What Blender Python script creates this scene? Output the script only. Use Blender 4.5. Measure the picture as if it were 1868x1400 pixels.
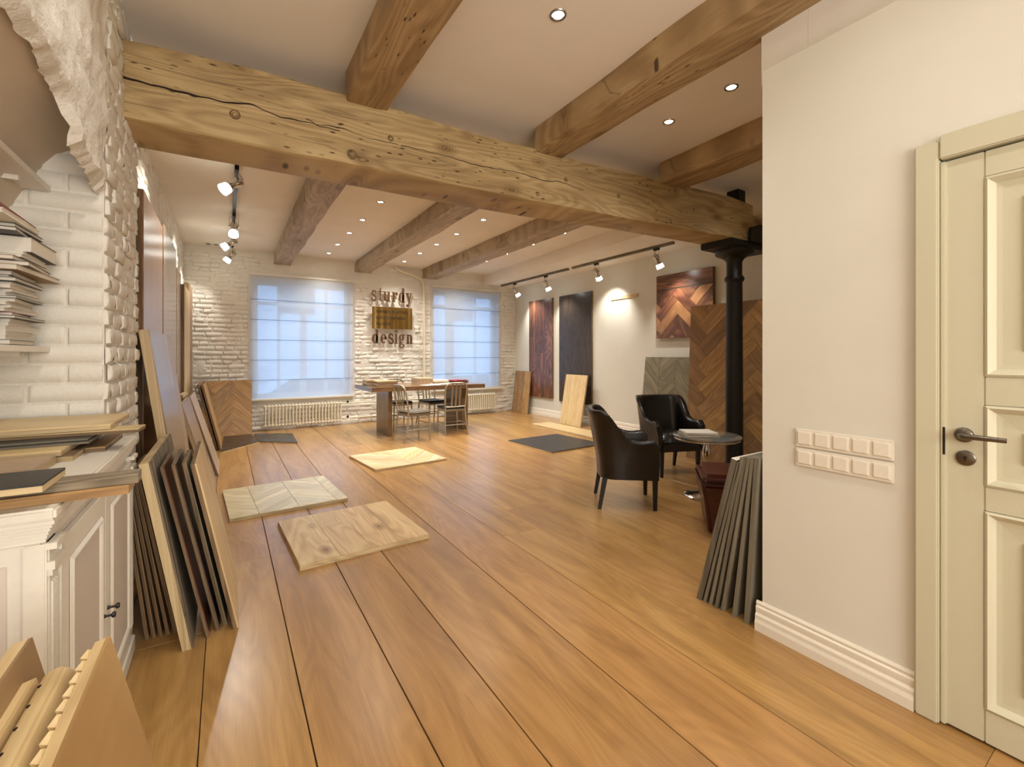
import bpy, bmesh, math, random
from mathutils import Vector, Matrix, noise
for o in list(bpy.data.objects): bpy.data.objects.remove(o)
random.seed(7)
SC = bpy.context.scene; COL = SC.collection
PI = math.pi
# ------------------------------------------------------------------ camera
cam = bpy.data.cameras.new('camera'); camo = bpy.data.objects.new('camera', cam); COL.objects.link(camo)
cam.sensor_width = 36; cam.lens = 820/1868*36; cam.shift_y = -52/1868; cam.clip_start = .05
camo.location = (0, 0, 1.35); camo.rotation_euler = (PI/2, 0, -math.atan(522/820))
SC.camera = camo
# ------------------------------------------------------------------ world and exposure
SC.view_settings.view_transform = 'Standard'; SC.view_settings.look = 'None'
SC.view_settings.gamma = 1; SC.view_settings.use_curve_mapping = False
SC.view_settings.exposure = 1.25
W = bpy.data.worlds.new('sky'); SC.world = W; W.use_nodes = True
bgn = W.node_tree.nodes['Background']
bgn.inputs[0].default_value = (.34, .60, 1.0, 1); bgn.inputs[1].default_value = 2.5
E_DOWN = 36.0; E_TRACK = 20.0
WARM = (1, .955, .90); TRACKC = (1, .96, .89)
# soft area light added behind the viewer, as if a window were there
al = bpy.data.lights.new('added_rear_light', 'AREA'); al.shape = 'RECTANGLE'; al.size = 2.4; al.size_y = 1.7; al.energy = 50; al.color = (1, .98, .96)
alo = bpy.data.objects.new('added_rear_light', al); COL.objects.link(alo); alo.location = (.6, -2.5, 1.75); alo.rotation_euler = (PI/2, 0, 0)

# ------------------------------------------------------------------ materials
def lin(c):
    c /= 255
    return c/12.92 if c <= .04045 else ((c+.055)/1.055)**2.4
def rgb(*c): return (lin(c[0]), lin(c[1]), lin(c[2]), 1)
class NT:
    def __init__(s, name):
        s.m = bpy.data.materials.new(name); s.m.use_nodes = True
        s.t = s.m.node_tree; s.b = s.t.nodes['Principled BSDF']; s.out = s.t.nodes['Material Output']
    def n(s, typ, **kw):
        nd = s.t.nodes.new(typ)
        for k, v in kw.items():
            if k.startswith('i_'):
                key = k[2:]; key = int(key) if key.isdigit() else key.replace('_', ' ')
                nd.inputs[key].default_value = v
            else: setattr(nd, k, v)
        return nd
    def l(s, a, b): s.t.links.new(a, b)
    def math(s, op, a, b=None, c=None):
        nd = s.n('ShaderNodeMath', operation=op)
        for i, x in enumerate((a, b, c)):
            if x is None: continue
            if isinstance(x, (int, float)): nd.inputs[i].default_value = x
            else: s.l(x, nd.inputs[i])
        return nd.outputs[0]
    def mix(s, fac, a, b, blend='MIX'):
        nd = s.n('ShaderNodeMix', data_type='RGBA', blend_type=blend)
        for i, x in ((0, fac), (6, a), (7, b)):
            if isinstance(x, (int, float, tuple)): nd.inputs[i].default_value = x
            else: s.l(x, nd.inputs[i])
        return nd.outputs[2]
    def ramp(s, fac, stops):
        nd = s.n('ShaderNodeValToRGB'); e = nd.color_ramp.elements
        while len(e) < len(stops): e.new(.5)
        for k, (p, c) in enumerate(stops): e[k].position = p; e[k].color = c if len(c) == 4 else (*c, 1)
        s.l(fac, nd.inputs[0]); return nd.outputs[0]
def plain(name, col, rough=.5, metal=0, bump=0, bscale=60, coat=0, emit=None, estr=0, var=0):
    N = NT(name); b = N.b
    b.inputs['Base Color'].default_value = col; b.inputs['Roughness'].default_value = rough
    b.inputs['Metallic'].default_value = metal; b.inputs['Coat Weight'].default_value = coat
    tc = N.n('ShaderNodeTexCoord')
    nz = N.n('ShaderNodeTexNoise', i_Scale=bscale, i_Detail=4.0); N.l(tc.outputs['Object'], nz.inputs['Vector'])
    d = tuple(x*(.9 - var) for x in col[:3]) + (1,)
    if var > 0:
        oi = N.n('ShaderNodeObjectInfo')
        f = N.math('ADD', N.math('MULTIPLY', nz.outputs[0], .5), N.math('MULTIPLY', oi.outputs['Random'], .5))
        N.l(N.mix(f, d, col), b.inputs['Base Color'])
    else: N.l(N.mix(nz.outputs[0], d, col), b.inputs['Base Color'])
    if bump:
        bp = N.n('ShaderNodeBump', i_Strength=bump, i_Distance=.01); N.l(nz.outputs[0], bp.inputs['Height']); N.l(bp.outputs[0], b.inputs['Normal'])
    if emit:
        b.inputs['Emission Color'].default_value = emit; b.inputs['Emission Strength'].default_value = estr
    return N.m
def wood(name, dark, mid, light, rough=.4, sy=9, var=.16, knots=0, bump=.15, coat=0, contrast=1.0, cracks=0, ringa=.15, sat=.86):
    """grain runs along UV u (metres)"""
    N = NT(name); b = N.b
    uv = N.n('ShaderNodeUVMap'); oi = N.n('ShaderNodeObjectInfo')
    sp = N.n('ShaderNodeSeparateXYZ'); N.l(uv.outputs[0], sp.inputs[0])
    r = oi.outputs['Random']
    u = N.math('MULTIPLY_ADD', r, 37.0, sp.outputs[0]); v = N.math('MULTIPLY_ADD', r, 91.0, sp.outputs[1])
    def vec(su, sv):
        c = N.n('ShaderNodeCombineXYZ'); N.l(N.math('MULTIPLY', u, su), c.inputs[0]); N.l(N.math('MULTIPLY', v, sv), c.inputs[1]); return c.outputs[0]
    n1 = N.n('ShaderNodeTexNoise', i_Scale=1.0, i_Detail=5.0, i_Roughness=.55, i_Distortion=.8); N.l(vec(.9, sy), n1.inputs['Vector'])
    n2 = N.n('ShaderNodeTexNoise', i_Scale=1.0, i_Detail=3.0, i_Roughness=.6); N.l(vec(5, 140), n2.inputs['Vector'])
    # cathedral rings
    n3 = N.n('ShaderNodeTexNoise', i_Scale=1.0, i_Detail=1.5, i_Distortion=.3); N.l(vec(.8, 3.2), n3.inputs['Vector'])
    ring = N.math('SINE', N.math('MULTIPLY_ADD', n3.outputs[0], 85.0, N.math('MULTIPLY', v, 45.0)))
    ring = N.math('MULTIPLY_ADD', ring, .5, .5)
    f = N.math('ADD', N.math('MULTIPLY', n1.outputs[0], .62), N.math('ADD', N.math('MULTIPLY', ring, ringa), N.math('MULTIPLY', n2.outputs[0], .23)))
    a = .5 - .24/contrast; c = .5 + .24/contrast
    colr = N.ramp(f, [(a, dark), (.5, mid), (c, light)])
    hsv = N.n('ShaderNodeHueSaturation'); hsv.inputs['Saturation'].default_value = sat; N.l(colr, hsv.inputs['Color'])
    N.l(N.math('MULTIPLY_ADD', r, var*2, 1-var), hsv.inputs['Value'])
    N.l(N.math('MULTIPLY_ADD', N.math('FRACT', N.math('MULTIPLY', r, 7.3)), .008, .508), hsv.inputs['Hue'])
    colr = hsv.outputs[0]
    h = N.math('ADD', n2.outputs[0], N.math('MULTIPLY', f, .6))
    if knots:
        vo = N.n('ShaderNodeTexVoronoi', i_Scale=1.0, i_Randomness=1.0); N.l(vec(1.9, 3.2), vo.inputs['Vector'])
        kd = N.n('ShaderNodeMapRange', clamp=True); kd.inputs[1].default_value = .06; kd.inputs[2].default_value = .22; N.l(vo.outputs['Distance'], kd.inputs[0])
        kr = N.math('SINE', N.math('MULTIPLY', vo.outputs['Distance'], 160.0))
        kmask = N.math('MULTIPLY', N.math('SUBTRACT', 1.0, kd.outputs[0]), knots)
        kc = N.mix(N.math('MULTIPLY_ADD', kr, .3, .4), tuple(x*.18 for x in dark[:3])+(1,), mid)
        colr = N.mix(kmask, colr, kc)
    if cracks:
        # worm holes and short dark checks
        vo = N.n('ShaderNodeTexVoronoi', i_Scale=1.0); N.l(vec(9, 26), vo.inputs['Vector'])
        n5 = N.n('ShaderNodeTexNoise', i_Scale=1.0, i_Detail=2.0); N.l(vec(1.3, 3), n5.inputs['Vector'])
        th = N.n('ShaderNodeMapRange', clamp=True); th.inputs[1].default_value = .10; th.inputs[2].default_value = .20; N.l(vo.outputs['Distance'], th.inputs[0])
        zone = N.n('ShaderNodeMapRange', clamp=True); zone.inputs[1].default_value = .44; zone.inputs[2].default_value = .55; N.l(n5.outputs[0], zone.inputs[0])
        m = N.math('MULTIPLY', N.math('MULTIPLY', N.math('SUBTRACT', 1.0, th.outputs[0]), zone.outputs[0]), cracks)
        colr = N.mix(m, colr, tuple(x*.22 for x in dark[:3])+(1,))
        n6 = N.n('ShaderNodeTexNoise', i_Scale=1.0, i_Detail=2.0, i_Distortion=.2); N.l(vec(.45, 6.5), n6.inputs['Vector'])
        band = N.math('ABSOLUTE', N.math('SUBTRACT', n6.outputs[0], .5))
        lm = N.n('ShaderNodeMapRange', clamp=True); lm.inputs[1].default_value = .0015; lm.inputs[2].default_value = .006; N.l(band, lm.inputs[0])
        m2 = N.math('MULTIPLY', N.math('SUBTRACT', 1.0, lm.outputs[0]), .32*cracks)
        colr = N.mix(m2, colr, tuple(x*.15 for x in dark[:3])+(1,))
        h = N.math('SUBTRACT', h, N.math('MULTIPLY', N.math('MAXIMUM', m, m2), 2.5))
    N.l(colr, b.inputs['Base Color'])
    N.l(N.math('MULTIPLY_ADD', n2.outputs[0], .12, rough-.06), b.inputs['Roughness'])
    b.inputs['Coat Weight'].default_value = coat; b.inputs['Coat Roughness'].default_value = .25
    bp = N.n('ShaderNodeBump', i_Strength=bump, i_Distance=.002 if not cracks else .006); N.l(h, bp.inputs['Height']); N.l(bp.outputs[0], b.inputs['Normal'])
    return N.m
def paint(name, col, rough=.75, scale=25, bump=.35, dist=.01, var=.04):
    N = NT(name); b = N.b; tc = N.n('ShaderNodeNewGeometry')
    n1 = N.n('ShaderNodeTexNoise', i_Scale=scale, i_Detail=6.0, i_Roughness=.6); N.l(tc.outputs['Position'], n1.inputs['Vector'])
    n2 = N.n('ShaderNodeTexNoise', i_Scale=3.0, i_Detail=3.0); N.l(tc.outputs['Position'], n2.inputs['Vector'])
    N.l(N.mix(n2.outputs[0], tuple(x*(1-var*2.5) for x in col[:3])+(1,), col), b.inputs['Base Color'])
    b.inputs['Roughness'].default_value = rough
    bp = N.n('ShaderNodeBump', i_Strength=bump, i_Distance=dist); N.l(n1.outputs[0], bp.inputs['Height']); N.l(bp.outputs[0], b.inputs['Normal'])
    return N.m
M = {}
M['floor'] = wood('oak_floor', rgb(134,88,42), rgb(174,122,66), rgb(200,152,94), rough=.30, sy=6, var=.07, bump=.05, coat=.4, contrast=.95, ringa=.06, sat=.95)
M['gap'] = plain('floor_gap', rgb(60,32,14), .8)
M['beam'] = wood('old_beam', rgb(132,96,48), rgb(176,138,82), rgb(204,170,114), rough=.6, sy=4, var=.03, knots=.9, cracks=1.0, bump=.5, contrast=.9)
M['joist'] = wood('old_joist', rgb(122,86,48), rgb(162,122,74), rgb(196,160,110), rough=.6, sy=6, var=.06, knots=.8, cracks=.9, bump=.5, contrast=.9)
M['joist_pale'] = wood('grey_joist', rgb(136,112,86), rgb(172,146,118), rgb(200,176,148), rough=.6, sy=6, var=.06, knots=.8, cracks=.9, bump=.5, contrast=.9)
M['crack'] = plain('crack', rgb(34,18,8), .9)
M['white_brick'] = paint('painted_brick', rgb(234,229,216), .7, 55, .5, .006)
M['plaster_rough'] = paint('rough_plaster', rgb(232,226,213), .75, 30, .8, .014)
M['wall'] = paint('wall_paint', rgb(224,220,206), .75, 220, .12, .002)
M['ceil'] = paint('ceiling_paint', rgb(240,232,218), .85, 200, .08, .002)
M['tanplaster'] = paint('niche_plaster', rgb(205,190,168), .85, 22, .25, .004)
M['trim'] = plain('white_trim', rgb(236,228,210), .45)
M['door'] = plain('cream_door', rgb(206,200,172), .5, bump=.04, bscale=400)
M['cab'] = plain('white_cabinet', rgb(232,226,212), .45)
M['cabpanel'] = plain('cabinet_panel', rgb(214,204,192), .5)
M['steel'] = plain('brushed_steel', rgb(120,112,102), .32, 1)
M['chrome'] = plain('chrome', rgb(205,200,192), .12, 1)
M['alu'] = plain('brushed_aluminium', rgb(178,168,148), .36, .8)
M['darkiron'] = plain('cast_iron', rgb(30,28,24), .45, .3, bump=.3, bscale=25)
M['black'] = plain('black_plastic', rgb(22,20,18), .45)
M['rubber'] = plain('grey_rubber', rgb(60,58,54), .8)
M['leather'] = plain('dark_leather', rgb(15,10,8), .33, 0, bump=.15, bscale=120, coat=.15)
M['brownleather'] = plain('brown_leather', rgb(74,30,20), .35, 0, bump=.15, bscale=90, coat=.15)
M['cushion_b'] = plain('black_cushion', rgb(18,18,20), .5)
M['cushion_g'] = plain('grey_cushion', rgb(112,106,92), .42)
M['brass'] = plain('brass', rgb(214,180,110), .24, 1)
M['bronze'] = plain('bronze_letters', rgb(186,150,116), .28, 1)
M['engrave'] = plain('engraved_letters', rgb(50,38,24), .6)
M['radiator'] = plain('radiator_enamel', rgb(236,226,200), .4)
M['lens'] = plain('lamp_lens', (1,1,1,1), .3, emit=(1,.93,.8,1), estr=30)
M['shade'] = plain('lamp_glass_shade', (1,1,1,1), .3, emit=(.95,1,.95,1), estr=3)
M['paper'] = plain('paper', rgb(232,224,208), .8, var=.1)
M['paper_w'] = plain('white_cover', rgb(246,242,232), .5)
M['paper_grey'] = plain('grey_cover', rgb(96,94,88), .6, var=.2)
M['paper_tan'] = plain('tan_cover', rgb(168,140,98), .6, var=.2)
M['paper_red'] = plain('red_cover', rgb(150,40,40), .5)
M['ply'] = wood('plywood_edge', rgb(150,118,78), rgb(190,158,112), rgb(215,185,140), .7, 60, .1, bump=.2)
M['ply_dark'] = wood('dark_core', rgb(84,58,34), rgb(120,88,54), rgb(150,116,78), .7, 60, .1, bump=.2)
M['oak_l'] = wood('light_oak', rgb(186,146,90), rgb(214,176,118), rgb(228,196,142), .42, 8, .07, bump=.08)
M['oak_pale'] = wood('pale_oak', rgb(190,166,116), rgb(212,190,144), rgb(226,208,166), .35, 8, .13, bump=.06, coat=.2)
M['oak_knot'] = wood('rustic_oak', rgb(170,122,72), rgb(208,164,106), rgb(226,190,134), .42, 7, .07, knots=1.0, bump=.08)
M['oak_h'] = wood('honey_oak', rgb(140,90,36), rgb(176,120,54), rgb(202,148,80), .4, 8, .14, bump=.08)
M['oak_m'] = wood('mid_oak', rgb(124,80,40), rgb(156,108,60), rgb(180,132,80), .42, 8, .2, bump=.08)
M['oak_pinkish'] = wood('washed_oak', rgb(140,108,84), rgb(176,142,114), rgb(200,170,140), .4, 7, .1, bump=.08, coat=.2)
M['oak_grey'] = wood('grey_oak', rgb(104,94,72), rgb(130,118,92), rgb(152,140,112), .5, 8, .14, bump=.1)
M['grey_board'] = wood('grey_board', rgb(84,76,62), rgb(110,100,82), rgb(132,120,100), .6, 12, .12, bump=.1)
M['weathered'] = wood('weathered_edge', rgb(70,58,44), rgb(128,110,88), rgb(168,148,120), .8, 30, .1, bump=.8, cracks=.8)
M['walnut'] = wood('walnut', rgb(60,26,14), rgb(104,48,24), rgb(160,88,42), .25, 7, .2, bump=.05, coat=.5)
M['walnut_l'] = wood('walnut_sapwood', rgb(126,68,26), rgb(164,98,42), rgb(190,128,66), .25, 7, .1, bump=.05, coat=.5)
M['walnut_d'] = wood('smoked_oak', rgb(34,24,18), rgb(56,40,30), rgb(78,58,44), .28, 10, .08, bump=.06, coat=.4)
M['purpwood'] = wood('lacquered_oak', rgb(120,84,54), rgb(156,116,82), rgb(184,146,110), .22, 6, .1, bump=.05, coat=.8)
M['reddish'] = wood('reddish_wood', rgb(120,62,30), rgb(166,92,44), rgb(196,124,66), .22, 7, .1, bump=.05, coat=.8)
M['blackwood'] = wood('black_oak', rgb(14,15,18), rgb(26,27,31), rgb(40,41,46), .28, 12, .06, bump=.1, coat=.3)
M['slate_wood'] = wood('slate_stained_wood', rgb(34,33,32), rgb(50,49,46), rgb(66,64,60), .45, 12, .06, bump=.1)
M['table'] = wood('table_oak', rgb(84,52,24), rgb(116,76,38), rgb(142,98,54), .3, 8, .05, bump=.08, coat=.3)
def glass_mat():
    N = NT('table_glass'); b = N.b
    b.inputs['Base Color'].default_value = (.82,.86,.82,1); b.inputs['Roughness'].default_value = .03
    b.inputs['Transmission Weight'].default_value = .9; b.inputs['IOR'].default_value = 1.45
    return N.m
M['glass'] = glass_mat()
def pane_mat():
    N = NT('window_glass'); g = N.n('ShaderNodeBsdfGlossy'); g.inputs['Roughness'].default_value = .02
    t = N.n('ShaderNodeBsdfTransparent'); mx = N.n('ShaderNodeMixShader'); mx.inputs[0].default_value = .08
    N.l(t.outputs[0], mx.inputs[1]); N.l(g.outputs[0], mx.inputs[2]); N.l(mx.outputs[0], N.out.inputs[0]); return N.m
M['pane'] = pane_mat()
def blind_mat():
    N = NT('sheer_blind'); tc = N.n('ShaderNodeTexCoord')
    mp = N.n('ShaderNodeMapping'); mp.inputs['Scale'].default_value = (60, 1, 4); N.l(tc.outputs['Object'], mp.inputs[0])
    nz = N.n('ShaderNodeTexNoise', i_Scale=4.0, i_Detail=3.0); N.l(mp.outputs[0], nz.inputs[0])
    c = N.mix(nz.outputs[0], rgb(214,214,214), rgb(240,240,240))
    d = N.n('ShaderNodeBsdfDiffuse'); tl = N.n('ShaderNodeBsdfTranslucent'); tp = N.n('ShaderNodeBsdfTransparent')
    N.l(c, d.inputs[0]); N.l(c, tl.inputs[0]); tp.inputs[0].default_value = (.9,.95,1,1)
    m1 = N.n('ShaderNodeMixShader'); m1.inputs[0].default_value = .45; N.l(d.outputs[0], m1.inputs[1]); N.l(tl.outputs[0], m1.inputs[2])
    m2 = N.n('ShaderNodeMixShader'); m2.inputs[0].default_value = .17; N.l(m1.outputs[0], m2.inputs[1]); N.l(tp.outputs[0], m2.inputs[2])
    N.l(m2.outputs[0], N.out.inputs[0]); return N.m
M['blind'] = blind_mat()
M['blindrod'] = plain('blind_rod', rgb(120,128,134), .7)
M['asphalt'] = plain('asphalt', rgb(120,122,122), .9, bump=.1)
M['facade'] = plain('street_facade', rgb(196,200,204), .9)
M['foliage'] = plain('foliage', rgb(70,88,50), .9, bump=.5, bscale=6)
M['carpaint'] = plain('car_paint', rgb(225,230,235), .25, .2, coat=.8)
M['carglass'] = plain('car_window', rgb(30,36,42), .08)

# ------------------------------------------------------------------ object helpers
WL = {}
def meta(o, label=None, cat=None, group=None, kind=None):
    if label: o['label'] = label
    if cat: o['category'] = cat
    if group: o['group'] = group
    if kind: o['kind'] = kind
    return o
def thing(name, label, cat, loc=(0,0,0), group=None, rz=None):
    """Empty. rz given -> children are built in local coordinates, else in world coordinates."""
    o = bpy.data.objects.new(name, None); COL.objects.link(o); o.location = loc; o.empty_display_size = .1
    if rz is not None: o.rotation_euler = (0, 0, rz); WL[o.name] = Vector((0,0,0))
    else: WL[o.name] = Vector(loc)
    return meta(o, label, cat, group)
def setting(name, loc=(0,0,0)):
    o = bpy.data.objects.new(name, None); COL.objects.link(o); o.location = loc; o['kind'] = 'structure'; o.empty_display_size = .1
    WL[o.name] = Vector(loc); return o
class MB:
    def __init__(s): s.v = []; s.f = []; s.mi = []; s.sm = []
    def add(s, vs, fs, mi=0, smooth=False):
        b = len(s.v); s.v += [tuple(p) for p in vs]
        for f in fs: s.f.append(tuple(b+i for i in f)); s.mi.append(mi); s.sm.append(smooth)
        return s
    def box(s, x0, x1, y0, y1, z0, z1, mi=0, bev=0):
        return s.hexa([(x0,y0,z0),(x1,y0,z0),(x1,y1,z0),(x0,y1,z0)], [(x0,y0,z1),(x1,y0,z1),(x1,y1,z1),(x0,y1,z1)], mi)
    def hexa(s, lo, hi, mi=0):
        return s.add(list(lo)+list(hi), [(3,2,1,0),(4,5,6,7),(0,1,5,4),(1,2,6,5),(2,3,7,6),(3,0,4,7)], mi)
    def prism(s, poly, off, mi=0):
        """poly: list of 3d points; extruded by off"""
        n = len(poly); off = Vector(off); a = [Vector(p) for p in poly]; b = [p+off for p in a]
        s.add(a+b, [tuple(range(n))[::-1], tuple(range(n, 2*n))] + [(i, (i+1) % n, n+(i+1) % n, n+i) for i in range(n)], mi); return s
    def tube(s, pts, r, n=8, mi=0, caps=True, closed=False):
        pts = [Vector(p) for p in pts]; m = len(pts); rs = r if isinstance(r, (list, tuple)) else [r]*m
        rings = []; up = None
        for i, p in enumerate(pts):
            if closed: t = pts[(i+1) % m]-pts[i-1]
            else: t = pts[min(i+1, m-1)]-pts[max(i-1, 0)]
            t.normalize()
            if up is None:
                up = Vector((0,0,1)) if abs(t.z) < .9 else Vector((1,0,0))
            a = t.cross(up); a.normalize(); up = a.cross(t); up.normalize()
            rings.append([p + (a*math.cos(2*PI*k/n) + up*math.sin(2*PI*k/n))*rs[i] for k in range(n)])
        vs = [q for rg in rings for q in rg]; fs = []
        for i in range(m if closed else m-1):
            j = (i+1) % m
            for k in range(n): fs.append((i*n+k, i*n+(k+1) % n, j*n+(k+1) % n, j*n+k))
        if caps and not closed: fs += [tuple(range(n))[::-1], tuple(range((m-1)*n, m*n))]
        return s.add(vs, fs, mi, True)
    def lathe(s, prof, c=(0,0,0), n=24, mi=0, axis=None):
        """prof: (r,h) list; axis: direction vector (default z)"""
        ax = Vector(axis or (0,0,1)).normalized(); c = Vector(c)
        q = Vector((0,0,1)).rotation_difference(ax)
        vs = []; m = len(prof)
        for r, h in prof:
            for k in range(n): vs.append(c + q @ Vector((r*math.cos(2*PI*k/n), r*math.sin(2*PI*k/n), h)))
        fs = [(i*n+k, i*n+(k+1) % n, (i+1)*n+(k+1) % n, (i+1)*n+k) for i in range(m-1) for k in range(n)]
        if prof[0][0] > 1e-4: fs.append(tuple(range(n))[::-1])
        if prof[-1][0] > 1e-4: fs.append(tuple(range((m-1)*n, m*n)))
        return s.add(vs, fs, mi, True)
    def grid(s, P, nu, nv, mi=0, smooth=True):
        return s.add(P, [(i*(nv+1)+j, (i+1)*(nv+1)+j, (i+1)*(nv+1)+j+1, i*(nv+1)+j+1) for i in range(nu) for j in range(nv)], mi, smooth)
    def build(s, name, mats, parent=None, grain=None, bev=0, bseg=2, label=None, cat=None, group=None, kind=None, keep_origin=False, shade=None):
        me = bpy.data.meshes.new(name)
        V = [Vector(p) for p in s.v]
        lo = Vector((min(p.x for p in V), min(p.y for p in V), min(p.z for p in V)))
        hi = Vector((max(p.x for p in V), max(p.y for p in V), max(p.z for p in V)))
        c = Vector((0,0,0)) if keep_origin else (lo+hi)/2
        if not parent and not keep_origin: c.z = lo.z
        me.from_pydata([p-c for p in V], [], s.f)
        if not isinstance(mats, (list, tuple)): mats = [mats]
        for m in mats: me.materials.append(M[m])
        for p, mi, sm in zip(me.polygons, s.mi, s.sm): p.material_index = mi; p.use_smooth = sm
        bm = bmesh.new(); bm.from_mesh(me)
        bmesh.ops.recalc_face_normals(bm, faces=bm.faces)
        if bev:
            es = [e for e in bm.edges if len(e.link_faces) == 2 and e.calc_face_angle(0) > .5]
            bmesh.ops.bevel(bm, geom=es, offset=bev, segments=bseg, affect='EDGES', clamp_overlap=True)
            for f in bm.faces: f.smooth = bseg > 1
        g = Vector(grain).normalized() if grain is not None else None
        uvl = bm.loops.layers.uv.new('UVMap')
        if g is None:
            e = hi-lo; g = Vector((1,0,0)) if e.x >= e.y and e.x >= e.z else (Vector((0,1,0)) if e.y >= e.z else Vector((0,0,1)))
        a = g.orthogonal().normalized(); b = g.cross(a)
        for f in bm.faces:
            for lp in f.loops:
                q = lp.vert.co
                lp[uvl].uv = (q.dot(g), q.dot(a)+.83*q.dot(b))
        bm.to_mesh(me); bm.free()
        if bev and bseg > 1:
            try: me.set_sharp_from_angle(angle=math.radians(50))
            except Exception: pass
        elif any(s.sm):
            try: me.set_sharp_from_angle(angle=math.radians(50))
            except Exception: pass
        o = bpy.data.objects.new(name, me); COL.objects.link(o)
        if parent is not None:
            o.parent = parent; o.location = c - WL[parent.name]
        else: o.location = c
        WL[o.name] = c
        return meta(o, label, cat, group, kind)
def boxo(name, mats, parent, x0, x1, y0, y1, z0, z1, bev=0, **kw):
    return MB().box(x0, x1, y0, y1, z0, z1).build(name, mats, parent, bev=bev, **kw)
def copy_tree(o, parent=None):
    c = o.copy(); COL.objects.link(c); c.parent = parent
    for ch in list(o.children): copy_tree(ch, c)
    return c
class Frame:
    def __init__(s, O, U, V):
        s.O = Vector(O); s.U = Vector(U).normalized(); s.V = Vector(V).normalized(); s.N = s.U.cross(s.V)
    def p(s, u, v, n=0): return s.O + s.U*u + s.V*v + s.N*n
def clip_poly(poly, x0, x1, y0, y1):
    def cl(pl, ax, val, keep_less):
        out = []
        for i in range(len(pl)):
            a, b = pl[i], pl[(i+1) % len(pl)]
            ia = (a[ax] <= val) == keep_less or a[ax] == val; ib = (b[ax] <= val) == keep_less or b[ax] == val
            if ia: out.append(a)
            if ia != ib:
                t = (val-a[ax])/(b[ax]-a[ax]); out.append((a[0]+(b[0]-a[0])*t, a[1]+(b[1]-a[1])*t))
        return out
    for ax, val, kl in ((0, x0, False), (0, x1, True), (1, y0, False), (1, y1, True)):
        poly = cl(poly, ax, val, kl)
        if len(poly) < 3: return None
    return poly
def area(p): return abs(sum(p[i][0]*p[(i+1) % len(p)][1]-p[(i+1) % len(p)][0]*p[i][1] for i in range(len(p))))/2
def herring(w, l, W_, H_, off=(0,0), ang=-PI/4):
    """list of (polygon, grain dir) filling a W_ x H_ rectangle"""
    out = []; g = .0012; ca, sa = math.cos(ang), math.sin(ang); n = int(3*(W_+H_)/w)+2; mm = int(2*(W_+H_)/l)+3
    for m in range(-mm, mm):
        for k in range(-n, n):
            ox, oy = k*w+m*l, -k*w+m*l
            for (a, b, c, d, gr) in ((ox, oy, ox+l, oy+w, (1,0)), (ox+l, oy, ox+l+w, oy+l, (0,1))):
                pl = [(a+g, b+g), (c-g, b+g), (c-g, d-g), (a+g, d-g)]
                pl = [(x*ca-y*sa+off[0], x*sa+y*ca+off[1]) for x, y in pl]
                pl = clip_poly(pl, 0, W_, 0, H_)
                if pl and area(pl) > 2e-4: out.append((pl, (gr[0]*ca-gr[1]*sa, gr[0]*sa+gr[1]*ca)))
    return out
def chevron(w, cw, W_, H_, ang=PI/4, off=0):
    out = []; g = .0018; t = math.tan(ang); n = int((W_+H_)*2/w)+2
    for c in range(-1, int(W_/cw)+2):
        x0 = c*cw+off; sg = 1 if c % 2 else -1
        for k in range(-n, n):
            y = k*w/math.cos(ang)*1.0; dy = cw*t*sg; hh = w/math.cos(ang)-2*g
            base = y if sg > 0 else y + cw*t
            pl = [(x0+g, base), (x0+cw-g, base+dy), (x0+cw-g, base+dy+hh), (x0+g, base+hh)]
            pl = clip_poly(pl, 0, W_, 0, H_)
            if pl and area(pl) > 2e-4: out.append((pl, (math.cos(ang), sg*math.sin(ang))))
    return out
def pattern_panel(root, fr, W_, H_, T, pieces, mats, core='ply', face=.008, pname='stave', margin=0):
    """core board plus individually cut face staves; front face at n=0, core behind"""
    MB().prism([fr.p(0,0,-T), fr.p(W_,0,-T), fr.p(W_,H_,-T), fr.p(0,H_,-T)], fr.N*(T-face)).build('core', core, root, grain=fr.U)
    for pl, gr in pieces:
        ni = random.uniform(0, .0008)
        MB().prism([fr.p(x, y, -face+.0002) for x, y in pl], fr.N*(face-ni)).build(pname, random.choice(mats), root, grain=fr.U*gr[0]+fr.V*gr[1])
def plank_pieces(W_, H_, n, along='v', widths=None, cuts=None):
    out = []; tot = W_ if along == 'v' else H_; g = .0012
    ws = widths or [1]*n; sm = sum(ws); p = 0
    for i, w in enumerate(ws):
        q = p+w/sm*tot
        cs = [0]+sorted((cuts or {}).get(i, []))+[1]
        for a, b in zip(cs[:-1], cs[1:]):
            if along == 'v': out.append(([(p+g, a*H_+g), (q-g, a*H_+g), (q-g, b*H_-g), (p+g, b*H_-g)], (0,1)))
            else: out.append(([(a*W_+g, p+g), (b*W_-g, p+g), (b*W_-g, q-g), (a*W_+g, q-g)], (1,0)))
        p = q
    return out

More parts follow.
